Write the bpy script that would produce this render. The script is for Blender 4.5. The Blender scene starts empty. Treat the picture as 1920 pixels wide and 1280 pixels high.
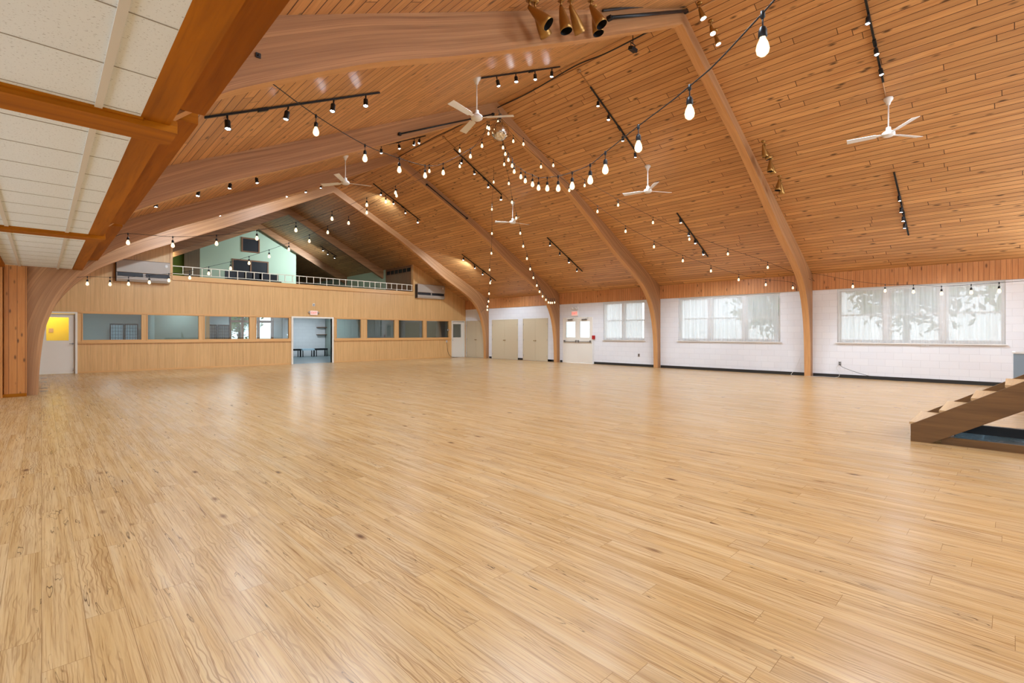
import bpy, bmesh, math, random
from mathutils import Vector, Matrix
random.seed(7)
sc = bpy.context.scene
COL = sc.collection
# ------------------------------------------------------------------ camera
F_PX, CX, HOR, CAM_Z = 909.6, 960.0, 625.0, 1.38
YAW = math.atan((960 - 78) / F_PX)
SN, CS = math.sin(YAW), math.cos(YAW)
cam = bpy.data.cameras.new('camera'); camo = bpy.data.objects.new('camera', cam); COL.objects.link(camo)
camo.location = (0, 0, CAM_Z)
camo.rotation_euler = (math.pi / 2, 0, -YAW)
cam.sensor_width = 36; cam.lens = 36 * F_PX / 1920
cam.shift_y = (HOR - 640) / 1920 * -1 * -1
cam.clip_start = 0.05
sc.camera = camo
# ------------------------------------------------------------------ world, exposure
W = bpy.data.worlds.new('world'); sc.world = W; W.use_nodes = True
wn = W.node_tree.nodes; wl = W.node_tree.links
bgn = wn['Background']; bgn.inputs[0].default_value = (0.88, 0.95, 1.0, 1); bgn.inputs[1].default_value = 2.5
sc.view_settings.view_transform = 'Standard'; sc.view_settings.look = 'None'
sc.view_settings.gamma = 1; sc.view_settings.exposure = 0.0
sc.view_settings.use_curve_mapping = False
sc.cycles.use_denoising = True
sc.cycles.max_bounces = 6; sc.cycles.diffuse_bounces = 4; sc.cycles.glossy_bounces = 2
sc.cycles.use_adaptive_sampling = True; sc.cycles.adaptive_threshold = .1
sc.cycles.transparent_max_bounces = 16; sc.cycles.transmission_bounces = 6
sc.cycles.sample_clamp_indirect = 6
SPOT_W = 200.0      # one lamp stands for two neighbouring heads of a track
BULB_E = 2.2       # emission of the warm bulbs
def area(name, loc, rot, sx, sy, w, col=(1, 1, 1)):
    L = bpy.data.lights.new(name, 'AREA'); L.shape = 'RECTANGLE'; L.size = sx; L.size_y = sy; L.energy = w; L.color = col
    o = bpy.data.objects.new(name, L); COL.objects.link(o); o.location = loc; o.rotation_euler = rot; return o
# fill lights added unseen along the aisle; the wall there has no windows
for y_ in (-4.0, 1.0, 6.0, 11.0):
    area('aisle_fill', (-3.93, y_, 1.75), (0, -math.radians(97), 0), 1.7, 3.6, 100, (.82, .955, 1.08))
area('stage_side_fill', (17.85, -3.3, 1.95), (0, math.radians(112), 0), 1.6, 3.6, 620, (.84, .955, 1.06))  # fill added by the unseen stage-side window, tilted up to brighten the roof
area('front_gable_fill', (9.0, -6.9, 5.1), (math.radians(80), 0, 0), 9.0, 2.4, 900, (.82, .955, 1.08))  # fill added high at the front end; no gable window is built
# fill lights added in the lobby and closet, without any fixtures
for x_, y_, w_ in ((2.0, 24.6, 42), (4.2, 23.5, 26), (2.6, 28.6, 14), (6.6, 26.6, 34), (9.6, 26.2, 42), (11.4, 28.0, 46), (14.6, 24.2, 4), (7.6, 28.8, 18)):
    area('lobby_fill', (x_, y_, 2.56), (0, 0, 0), .6, .6, w_, (.85, .97, 1.05))
area('closet_fill', (.2, 23.05, 2.5), (0, 0, 0), .4, .4, 32, (1, .95, .8))  # added to light the yellow wall behind the left door
area('landing_fill', (4.6, 30.2, 5.6), (math.radians(50), 0, 0), .3, .3, 18, (1, 1, .8))  # added fill towards the lime landing wall, no lamp hangs there
# ------------------------------------------------------------------ pixel -> point (used to survey the photo)
def ray(u, v):
    l = (u - CX) / F_PX
    return (SN + l * CS, CS - l * SN, (HOR - v) / F_PX)
def atY(u, v, Y):
    r = ray(u, v); t = Y / r[1]; return Vector((r[0] * t, Y, CAM_Z + r[2] * t))
def atX(u, v, X):
    r = ray(u, v); t = X / r[0]; return Vector((X, r[1] * t, CAM_Z + r[2] * t))
def atZ(u, v, Z):
    r = ray(u, v); t = (Z - CAM_Z) / r[2]; return Vector((r[0] * t, r[1] * t, Z))
def atPlan(u, v, P, Q):
    r = ray(u, v); dx, dy = Q[0] - P[0], Q[1] - P[1]
    t = (P[0] * dy - P[1] * dx) / (r[0] * dy - r[1] * dx)
    return Vector((r[0] * t, r[1] * t, CAM_Z + r[2] * t))
RX, RZ, SR, SL = 9.05, 7.78, 0.502, 0.475
def roof(x): return RZ - SR * (x - RX) if x >= RX else RZ - SL * (RX - x)
# ------------------------------------------------------------------ materials
def new_mat(name):
    m = bpy.data.materials.new(name); m.use_nodes = True
    return m, m.node_tree.nodes, m.node_tree.links, m.node_tree.nodes['Principled BSDF']
def plain(name, col, rough=0.5, metal=0.0, spec=0.5, emit=None, es=0.0):
    m, n, l, b = new_mat(name)
    b.inputs['Base Color'].default_value = (*col, 1); b.inputs['Roughness'].default_value = rough
    b.inputs['Metallic'].default_value = metal; b.inputs['Specular IOR Level'].default_value = spec
    if emit: b.inputs['Emission Color'].default_value = (*emit, 1); b.inputs['Emission Strength'].default_value = es
    nz = n.new('ShaderNodeTexNoise'); nz.inputs['Scale'].default_value = 9
    rm = n.new('ShaderNodeMapRange'); rm.inputs['To Min'].default_value = max(rough - .06, 0.02); rm.inputs['To Max'].default_value = min(rough + .08, 1)
    l.new(nz.outputs['Fac'], rm.inputs['Value']); l.new(rm.outputs[0], b.inputs['Roughness'])
    return m
def srgb(r, g, b):
    f = lambda c: ((c / 255 + .055) / 1.055) ** 2.4 if c / 255 > .04045 else c / 255 / 12.92
    return (f(r), f(g), f(b))
def ramp(n, stops):
    r = n.new('ShaderNodeValToRGB'); e = r.color_ramp.elements
    while len(e) < len(stops): e.new(0.5)
    for i, (p, c) in enumerate(stops): e[i].position = p; e[i].color = (*c, 1)
    return r
def mixc(n, l, a, b, fac, mode='MIX'):
    m = n.new('ShaderNodeMix'); m.data_type = 'RGBA'; m.blend_type = mode
    for s, v in ((m.inputs[6], a), (m.inputs[7], b), (m.inputs[0], fac)):
        if hasattr(v, 'links') or isinstance(v, bpy.types.NodeSocket): l.new(v, s)
        elif isinstance(v, tuple): s.default_value = (*v, 1)
        else: s.default_value = v
    return m.outputs[2]
def rowshift(n, l, P, bw, bl):
    """random end joints: every board row is slid along by its own amount"""
    sx = n.new('ShaderNodeSeparateXYZ'); l.new(P, sx.inputs[0])
    dv = n.new('ShaderNodeMath'); dv.operation = 'DIVIDE'; dv.inputs[1].default_value = bw; l.new(sx.outputs[1], dv.inputs[0])
    fl = n.new('ShaderNodeMath'); fl.operation = 'FLOOR'; l.new(dv.outputs[0], fl.inputs[0])
    w = n.new('ShaderNodeTexWhiteNoise'); w.noise_dimensions = '1D'; l.new(fl.outputs[0], w.inputs['W'])
    ma = n.new('ShaderNodeMath'); ma.operation = 'MULTIPLY_ADD'; ma.inputs[1].default_value = bl * 3; l.new(w.outputs['Value'], ma.inputs[0]); l.new(sx.outputs[0], ma.inputs[2])
    cb = n.new('ShaderNodeCombineXYZ'); l.new(ma.outputs[0], cb.inputs[0]); l.new(sx.outputs[1], cb.inputs[1]); return cb.outputs[0]
def wood(name, c1, c2, c3=None, space='UV', rot=0.0, bw=None, bl=None, gap=0.004, gapc=None, knots=0.0, cracks=0.0,
         grain=(1.0, 26.0), rough=0.4, vary=0.25, seed=0.0, bump=0.0, coat=0.0, kscale=1.0):
    """x of the texture space runs along the grain, y across it (metres)"""
    m, n, l, b = new_mat(name)
    tc = n.new('ShaderNodeTexCoord'); mp = n.new('ShaderNodeMapping'); mp.inputs['Rotation'].default_value = (0, 0, rot)
    l.new(tc.outputs[space], mp.inputs[0]); P = mp.outputs[0]
    rnd = None; lineF = None; Pg = P
    if bw:
        P = rowshift(n, l, P, bw, bl)
        br = n.new('ShaderNodeTexBrick'); l.new(P, br.inputs['Vector']); br.inputs['Scale'].default_value = 1
        br.inputs['Brick Width'].default_value = bl; br.inputs['Row Height'].default_value = bw
        br.inputs['Mortar Size'].default_value = gap; br.inputs['Mortar Smooth'].default_value = 0.3
        br.offset = 0; br.squash = 1
        br.inputs['Color1'].default_value = (0, 0, 0, 1); br.inputs['Color2'].default_value = (1, 1, 1, 1); br.inputs['Mortar'].default_value = (.5, .5, .5, 1)
        sp = n.new('ShaderNodeSeparateColor'); l.new(br.outputs['Color'], sp.inputs[0]); rnd = sp.outputs[0]; lineF = br.outputs['Fac']
        cb = n.new('ShaderNodeCombineXYZ'); ml = n.new('ShaderNodeMath'); ml.operation = 'MULTIPLY'; ml.inputs[1].default_value = 37.0
        l.new(rnd, ml.inputs[0]); l.new(ml.outputs[0], cb.inputs[0]); l.new(ml.outputs[0], cb.inputs[2])
        ad = n.new('ShaderNodeVectorMath'); ad.operation = 'ADD'; l.new(P, ad.inputs[0]); l.new(cb.outputs[0], ad.inputs[1]); Pg = ad.outputs[0]
    def noise(sx, sy, scale, det=4, dist=0.0, rgh=.55, src=None):
        q = n.new('ShaderNodeMapping'); q.inputs['Scale'].default_value = (sx, sy, 1); q.inputs['Location'].default_value = (seed, seed * .7, seed)
        l.new(src or Pg, q.inputs[0]); z = n.new('ShaderNodeTexNoise'); z.inputs['Scale'].default_value = scale
        z.inputs['Detail'].default_value = det; z.inputs['Distortion'].default_value = dist; z.inputs['Roughness'].default_value = rgh
        l.new(q.outputs[0], z.inputs['Vector']); return z.outputs['Fac']
    g1 = noise(grain[0], grain[1], 1.0, 5, .6); r1 = ramp(n, [(.3, c1), (.62, c2)] + ([(.78, c3)] if c3 else []))
    l.new(g1, r1.inputs[0]); col = r1.outputs[0]
    g2 = noise(grain[0] * 3, grain[1] * 5, 1.0, 3, .2)
    col = mixc(n, l, col, tuple(c * .62 for c in c1), _mr(n, l, g2, .52, .8, 0, .55))
    if rnd is not None:
        col = mixc(n, l, col, tuple(c * .6 for c in c1), _mr(n, l, rnd, 0, 1, 0, vary), 'MIX')
    if knots:
        q = n.new('ShaderNodeMapping'); q.inputs['Scale'].default_value = (1.5 * kscale, 4.2 * kscale, 1); l.new(Pg, q.inputs[0])
        vo = n.new('ShaderNodeTexVoronoi'); vo.inputs['Scale'].default_value = 1.0; vo.inputs['Randomness'].default_value = 1; l.new(q.outputs[0], vo.inputs['Vector'])
        col = mixc(n, l, col, tuple(c * .22 for c in c1), _mr(n, l, vo.outputs['Distance'], .07, .19, knots, 0))
    if cracks:
        ck = noise(.9, 22, 1.0, 2, 1.4, .5); ck2 = noise(2.2, 6, 1, 2)
        f = _mr(n, l, ck, .655, .70, 0, 1); f2 = _mr(n, l, ck2, .5, .6, 0, cracks)
        mm = n.new('ShaderNodeMath'); mm.operation = 'MULTIPLY'; l.new(f, mm.inputs[0]); l.new(f2, mm.inputs[1])
        col = mixc(n, l, col, tuple(c * .25 for c in c1), mm.outputs[0])
    if lineF is not None: col = mixc(n, l, col, gapc or tuple(c * .25 for c in c1), lineF)
    l.new(col, b.inputs['Base Color']); b.inputs['Roughness'].default_value = rough
    if coat: b.inputs['Coat Weight'].default_value = coat; b.inputs['Coat Roughness'].default_value = .2
    if bump:
        bp = n.new('ShaderNodeBump'); bp.inputs['Strength'].default_value = bump; bp.inputs['Distance'].default_value = .003
        l.new(g2, bp.inputs['Height']); l.new(bp.outputs[0], b.inputs['Normal'])
    return m
def _mr(n, l, s, a, b, c, d):
    r = n.new('ShaderNodeMapRange'); r.clamp = True
    for i, v in zip((1, 2, 3, 4), (a, b, c, d)): r.inputs[i].default_value = v
    l.new(s, r.inputs[0]); return r.outputs[0]
M = {}
M['ceil'] = wood('ceiling_planks', srgb(198, 138, 82), srgb(226, 170, 108), srgb(210, 146, 84), 'UV', 0, .14, 3.4, .007, srgb(74, 38, 14), knots=1.0, grain=(.7, 12), rough=.38, vary=.48, kscale=1.35)
M['rib'] = wood('laminated_timber', srgb(156, 108, 68), srgb(190, 140, 94), srgb(206, 156, 108), 'UV', 0, .042, 60, .0012, srgb(146, 98, 66), grain=(.35, 16), rough=.5, vary=.3)
M['soffit'] = wood('arch_soffit', srgb(196, 140, 86), srgb(212, 158, 102), None, 'UV', 0, grain=(.5, 10), rough=.45)
M['header'] = wood('stained_fir', srgb(142, 80, 0), srgb(170, 100, 0), None, 'UV', 0, grain=(.5, 7), rough=.6)
M['header'].node_tree.nodes['Principled BSDF'].inputs['Specular IOR Level'].default_value = .18
M['panel'] = wood('oak_veneer', srgb(212, 164, 104), srgb(230, 184, 124), srgb(222, 174, 112), 'UV', 0, 1.22, 40, .002, srgb(150, 100, 56), grain=(.6, 18), rough=.42, vary=.16)
M['trimwood'] = wood('oak_trim', srgb(214, 160, 96), srgb(228, 178, 116), None, 'UV', 0, grain=(.6, 18), rough=.4)
M['pine'] = wood('knotty_pine', srgb(196, 128, 72), srgb(216, 152, 96), srgb(206, 136, 80), 'UV', 0, .105, 30, .0035, srgb(110, 60, 26), knots=.85, grain=(.8, 12), rough=.45, vary=.25, kscale=1.6)
M['pined'] = wood('knotty_pine_wide', srgb(184, 114, 50), srgb(200, 132, 66), srgb(192, 120, 56), 'UV', 0, .128, 30, .004, srgb(96, 50, 16), knots=.9, grain=(.8, 10), rough=.42, vary=.15, kscale=2.0)
M['step'] = wood('worn_pine_step', srgb(100, 70, 34), srgb(124, 90, 48), srgb(94, 66, 34), 'UV', 0, knots=.7, grain=(.8, 12), rough=.5, kscale=.8)
M['stepl'] = wood('pine_tread', srgb(196, 160, 112), srgb(214, 182, 136), None, 'UV', 0, grain=(.8, 12), rough=.45)
def floor_mat():
    m, n, l, b = new_mat('weathered_vinyl_planks')
    tc = n.new('ShaderNodeTexCoord'); P = rowshift(n, l, tc.outputs['UV'], .152, 1.22)
    br = n.new('ShaderNodeTexBrick'); l.new(P, br.inputs['Vector']); br.inputs['Scale'].default_value = 1
    br.inputs['Brick Width'].default_value = 1.22; br.inputs['Row Height'].default_value = .152; br.inputs['Mortar Size'].default_value = .0011; br.inputs['Mortar Smooth'].default_value = .2
    br.offset = 0; br.inputs['Color1'].default_value = (0, 0, 0, 1); br.inputs['Color2'].default_value = (1, 1, 1, 1)
    sp = n.new('ShaderNodeSeparateColor'); l.new(br.outputs['Color'], sp.inputs[0]); rnd = sp.outputs[0]
    cb = n.new('ShaderNodeCombineXYZ'); ml = n.new('ShaderNodeMath'); ml.operation = 'MULTIPLY'; ml.inputs[1].default_value = 53.0; l.new(rnd, ml.inputs[0]); l.new(ml.outputs[0], cb.inputs[0]); l.new(ml.outputs[0], cb.inputs[1])
    ad = n.new('ShaderNodeVectorMath'); ad.operation = 'ADD'; l.new(P, ad.inputs[0]); l.new(cb.outputs[0], ad.inputs[1]); Pg = ad.outputs[0]
    def nz(sx, sy, det=5, dist=0., rg=.6, src=None):
        q = n.new('ShaderNodeMapping'); q.inputs['Scale'].default_value = (sx, sy, 1); l.new(src or Pg, q.inputs[0]); z = n.new('ShaderNodeTexNoise'); z.inputs['Scale'].default_value = 1
        z.inputs['Detail'].default_value = det; z.inputs['Distortion'].default_value = dist; z.inputs['Roughness'].default_value = rg; l.new(q.outputs[0], z.inputs['Vector']); return z.outputs['Fac']
    r = ramp(n, [(.25, srgb(176, 138, 88)), (.42, srgb(199, 161, 108)), (.58, srgb(210, 175, 126)), (.8, srgb(202, 176, 138))]); l.new(nz(.4, 11, 5, .4, .6), r.inputs[0]); col = r.outputs[0]
    # greyish bleached patches
    col = mixc(n, l, col, srgb(190, 172, 146), _mr(n, l, nz(.5, 3.2, 2, .3), .52, .68, 0, .25))
    # fine grain lines
    col = mixc(n, l, col, srgb(132, 88, 46), _mr(n, l, nz(1.5, 90, 3, 1.6, .6), .50, .75, 0, .8))
    col = mixc(n, l, col, srgb(150, 104, 58), _mr(n, l, nz(1.6, 60, 3, .3, .6), .5, .8, 0, .6))
    # cathedral figure
    wv = n.new('ShaderNodeTexWave'); wv.wave_type = 'BANDS'; wv.bands_direction = 'Y'; wv.inputs['Scale'].default_value = 14; wv.inputs['Distortion'].default_value = 11; wv.inputs['Detail'].default_value = 1.5; wv.inputs['Detail Scale'].default_value = .9
    q = n.new('ShaderNodeMapping'); q.inputs['Scale'].default_value = (.35, 1, 1); l.new(Pg, q.inputs[0]); l.new(q.outputs[0], wv.inputs['Vector'])
    w1 = _mr(n, l, wv.outputs['Fac'], .72, .95, 0, .45); w2 = _mr(n, l, nz(.9, 2.5, 2), .48, .62, 0, 1); mm = n.new('ShaderNodeMath'); mm.operation = 'MULTIPLY'; l.new(w1, mm.inputs[0]); l.new(w2, mm.inputs[1])
    col = mixc(n, l, col, srgb(128, 84, 44), mm.outputs[0])
    # cracks
    c1 = _mr(n, l, nz(1.3, 15, 2, 1.8, .5), .638, .655, 0, 1); c1b = _mr(n, l, nz(1.3, 15, 2, 1.8, .5), .655, .672, 1, 0)
    m1 = n.new('ShaderNodeMath'); m1.operation = 'MULTIPLY'; l.new(c1, m1.inputs[0]); l.new(c1b, m1.inputs[1]); m2 = n.new('ShaderNodeMath'); m2.operation = 'MULTIPLY'; l.new(m1.outputs[0], m2.inputs[0]); l.new(_mr(n, l, nz(1.5, 5, 2), .46, .56, .15, .95), m2.inputs[1])
    col = mixc(n, l, col, srgb(74, 48, 28), m2.outputs[0])
    # knots with rings
    q = n.new('ShaderNodeMapping'); q.inputs['Scale'].default_value = (1.15, 3.0, 1); l.new(Pg, q.inputs[0]); vo = n.new('ShaderNodeTexVoronoi'); vo.inputs['Scale'].default_value = 1; l.new(q.outputs[0], vo.inputs['Vector'])
    d = vo.outputs['Distance']; col = mixc(n, l, col, srgb(120, 82, 50), _mr(n, l, d, .04, .10, .85, 0)); col = mixc(n, l, col, srgb(60, 44, 34), _mr(n, l, d, .012, .045, .8, 0))
    col = mixc(n, l, col, srgb(110, 80, 52), _mr(n, l, rnd, 0, 1, 0, .09))
    col = mixc(n, l, col, srgb(120, 84, 48), mixv(n, l, br.outputs['Fac'], .8))
    l.new(col, b.inputs['Base Color'])
    b.inputs['Roughness'].default_value = .27
    return m
def mixv(n, l, s, k):
    q = n.new('ShaderNodeMath'); q.operation = 'MULTIPLY'; q.inputs[1].default_value = k; l.new(s, q.inputs[0]); return q.outputs[0]
M['floor'] = floor_mat()
def block():
    m, n, l, b = new_mat('painted_block')
    tc = n.new('ShaderNodeTexCoord'); br = n.new('ShaderNodeTexBrick'); l.new(tc.outputs['UV'], br.inputs['Vector'])
    br.inputs['Scale'].default_value = 1; br.inputs['Brick Width'].default_value = .405; br.inputs['Row Height'].default_value = .203
    br.inputs['Mortar Size'].default_value = .006; br.inputs['Mortar Smooth'].default_value = .6
    br.inputs['Color1'].default_value = (*srgb(236, 237, 240), 1); br.inputs['Color2'].default_value = (*srgb(232, 233, 237), 1); br.inputs['Mortar'].default_value = (*srgb(220, 221, 224), 1)
    l.new(br.outputs['Color'], b.inputs['Base Color']); b.inputs['Roughness'].default_value = .45
    bp = n.new('ShaderNodeBump'); bp.inputs['Strength'].default_value = .22; bp.inputs['Distance'].default_value = .004; bp.invert = True
    l.new(br.outputs['Fac'], bp.inputs['Height']); l.new(bp.outputs[0], b.inputs['Normal'])
    return m
M['block'] = block()
def tile():
    m, n, l, b = new_mat('fissured_ceiling_tile')
    tc = n.new('ShaderNodeTexCoord'); q = n.new('ShaderNodeMapping'); q.inputs['Scale'].default_value = (60, 130, 1); l.new(tc.outputs['UV'], q.inputs[0])
    nz = n.new('ShaderNodeTexNoise'); nz.inputs['Scale'].default_value = 1; nz.inputs['Detail'].default_value = 2; l.new(q.outputs[0], nz.inputs['Vector'])
    f = _mr(n, l, nz.outputs['Fac'], .64, .69, 0, .7)
    col = mixc(n, l, srgb(222, 228, 230), srgb(104, 98, 88), f)
    l.new(col, b.inputs['Base Color']); b.inputs['Roughness'].default_value = .9
    return m
M['tile'] = tile()
M['grid'] = plain('ceiling_grid', srgb(206, 201, 190), .5)
M['joint'] = plain('tile_joint', srgb(150, 142, 128), .6)
M['white'] = plain('white_enamel', srgb(232, 230, 226), .35)
M['cream'] = plain('cream_door_paint', srgb(238, 232, 220), .4)
M['beige'] = plain('beige_door_paint', srgb(214, 200, 170), .42)
M['black'] = plain('black_metal', srgb(28, 30, 34), .4, .3)
M['base'] = plain('dark_vinyl_base', srgb(40, 38, 36), .5)
M['brass'] = plain('aged_brass', srgb(168, 128, 70), .35, .75)
M['darkin'] = plain('dark_socket', srgb(14, 15, 18), .6)
M['steel'] = plain('brushed_steel', srgb(170, 170, 170), .35, .8)
M['tan'] = plain('tan_conduit', srgb(176, 132, 88), .5)
M['green'] = plain('mint_plaster', srgb(188, 206, 176), .7)
M['lime'] = plain('lime_plaster', srgb(150, 176, 70), .7)
M['olive'] = wood('dark_door_veneer', srgb(104, 80, 44), srgb(120, 94, 54), None, 'UV', 0, grain=(.6, 16), rough=.45)
M['brownf'] = wood('brown_frame', srgb(128, 86, 52), srgb(146, 100, 64), None, 'UV', 0, grain=(.6, 16), rough=.45)
M['greywall'] = plain('grey_green_plaster', srgb(158, 170, 162), .7)
M['lobbyw'] = plain('pale_lobby_plaster', srgb(206, 214, 214), .7)
M['lobbyfloor'] = wood('grey_lobby_floor', srgb(92, 106, 110), srgb(120, 134, 138), None, 'UV', 0, .15, 1.2, .002, srgb(60, 70, 74), grain=(.8, 14), rough=.35)
M['yellow'] = plain('yellow_paper', srgb(214, 176, 20), .6)
M['red'] = plain('fire_red', srgb(180, 40, 40), .4)
M['pinkexit'] = plain('exit_face', srgb(236, 196, 186), .4, emit=srgb(255, 190, 176), es=.35)
M['exittext'] = plain('exit_letters', srgb(235, 84, 70), .4, emit=srgb(255, 90, 70), es=.6)
M['ac'] = plain('beige_grey_enamel', srgb(176, 162, 148), .45)
M['acdark'] = plain('black_grille', srgb(34, 34, 38), .5)
M['rail'] = plain('cream_rail', srgb(232, 224, 204), .4)
M['shoji'] = plain('rice_paper', srgb(176, 202, 218), .8)
M['blue'] = plain('pale_blue_plastic', srgb(140, 160, 176), .3)
M['slate'] = plain('blue_grey_top', srgb(110, 134, 146), .25)
M['cable'] = plain('black_cable', srgb(30, 30, 32), .55)
M['cablew'] = plain('white_cord', srgb(214, 212, 206), .5)
M['grass'] = plain('lawn_grass', srgb(110, 140, 70), .9)
M['bark'] = plain('tree_bark', srgb(96, 78, 62), .9)
M['leaf'] = plain('green_leaf', srgb(120, 168, 62), .6)
M['leafd'] = plain('dark_green_leaf', srgb(104, 140, 82), .6)
M['redbark'] = plain('rust_brown', srgb(140, 84, 58), .8)
M['asphalt'] = plain('car_park', srgb(150, 150, 152), .9)
def emis(name, col, s):
    m, n, l, b = new_mat(name); n.remove(b)
    e = n.new('ShaderNodeEmission'); e.inputs[0].default_value = (*col, 1); e.inputs[1].default_value = s
    l.new(e.outputs[0], n['Material Output'].inputs[0]); return m
M['led'] = emis('lit_lamp_lens', (0.86, 0.93, 1.0), 90)
M['bulb'] = emis('lit_warm_bulb', (1.0, 0.76, 0.46), BULB_E)
def thin_glass(name, tint, refl=1.0):
    m, n, l, b = new_mat(name); n.remove(b)
    t = n.new('ShaderNodeBsdfTransparent'); t.inputs[0].default_value = (*tint, 1)
    g = n.new('ShaderNodeBsdfGlossy'); g.inputs['Roughness'].default_value = .02; g.inputs[0].default_value = (.95, .95, .95, 1)
    fr = n.new('ShaderNodeFresnel'); fr.inputs[0].default_value = 1.55
    ml = n.new('ShaderNodeMath'); ml.operation = 'MULTIPLY'; ml.inputs[1].default_value = refl; ml.use_clamp = True; l.new(fr.outputs[0], ml.inputs[0])
    mx = n.new('ShaderNodeMixShader'); l.new(ml.outputs[0], mx.inputs[0]); l.new(t.outputs[0], mx.inputs[1]); l.new(g.outputs[0], mx.inputs[2])
    l.new(mx.outputs[0], n['Material Output'].inputs[0]); return m
M['glass'] = thin_glass('clear_pane', (.93, .95, .95), 1.0)
M['lobbyglass'] = thin_glass('lobby_pane', (.78, .84, .84), 2.0)
def sheer():
    m, n, l, b = new_mat('sheer_voile'); n.remove(b)
    t = n.new('ShaderNodeBsdfTransparent'); t.inputs[0].default_value = (1, 1, 1, 1)
    tl = n.new('ShaderNodeBsdfTranslucent'); tl.inputs[0].default_value = (.97, .97, .97, 1)
    d = n.new('ShaderNodeBsdfDiffuse'); d.inputs[0].default_value = (.93, .93, .94, 1)
    a = n.new('ShaderNodeMixShader'); a.inputs[0].default_value = .45; l.new(tl.outputs[0], a.inputs[1]); l.new(d.outputs[0], a.inputs[2])
    tc = n.new('ShaderNodeTexCoord'); q = n.new('ShaderNodeMapping'); q.inputs['Scale'].default_value = (30, 2, 1); l.new(tc.outputs['UV'], q.inputs[0])
    nz = n.new('ShaderNodeTexNoise'); nz.inputs['Scale'].default_value = 1; l.new(q.outputs[0], nz.inputs['Vector'])
    f = _mr(n, l, nz.outputs['Fac'], .3, .7, .76, .91)
    x = n.new('ShaderNodeMixShader'); l.new(f, x.inputs[0]); l.new(t.outputs[0], x.inputs[1]); l.new(a.outputs[0], x.inputs[2])
    l.new(x.outputs[0], n['Material Output'].inputs[0]); return m
M['sheer'] = sheer()
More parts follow.
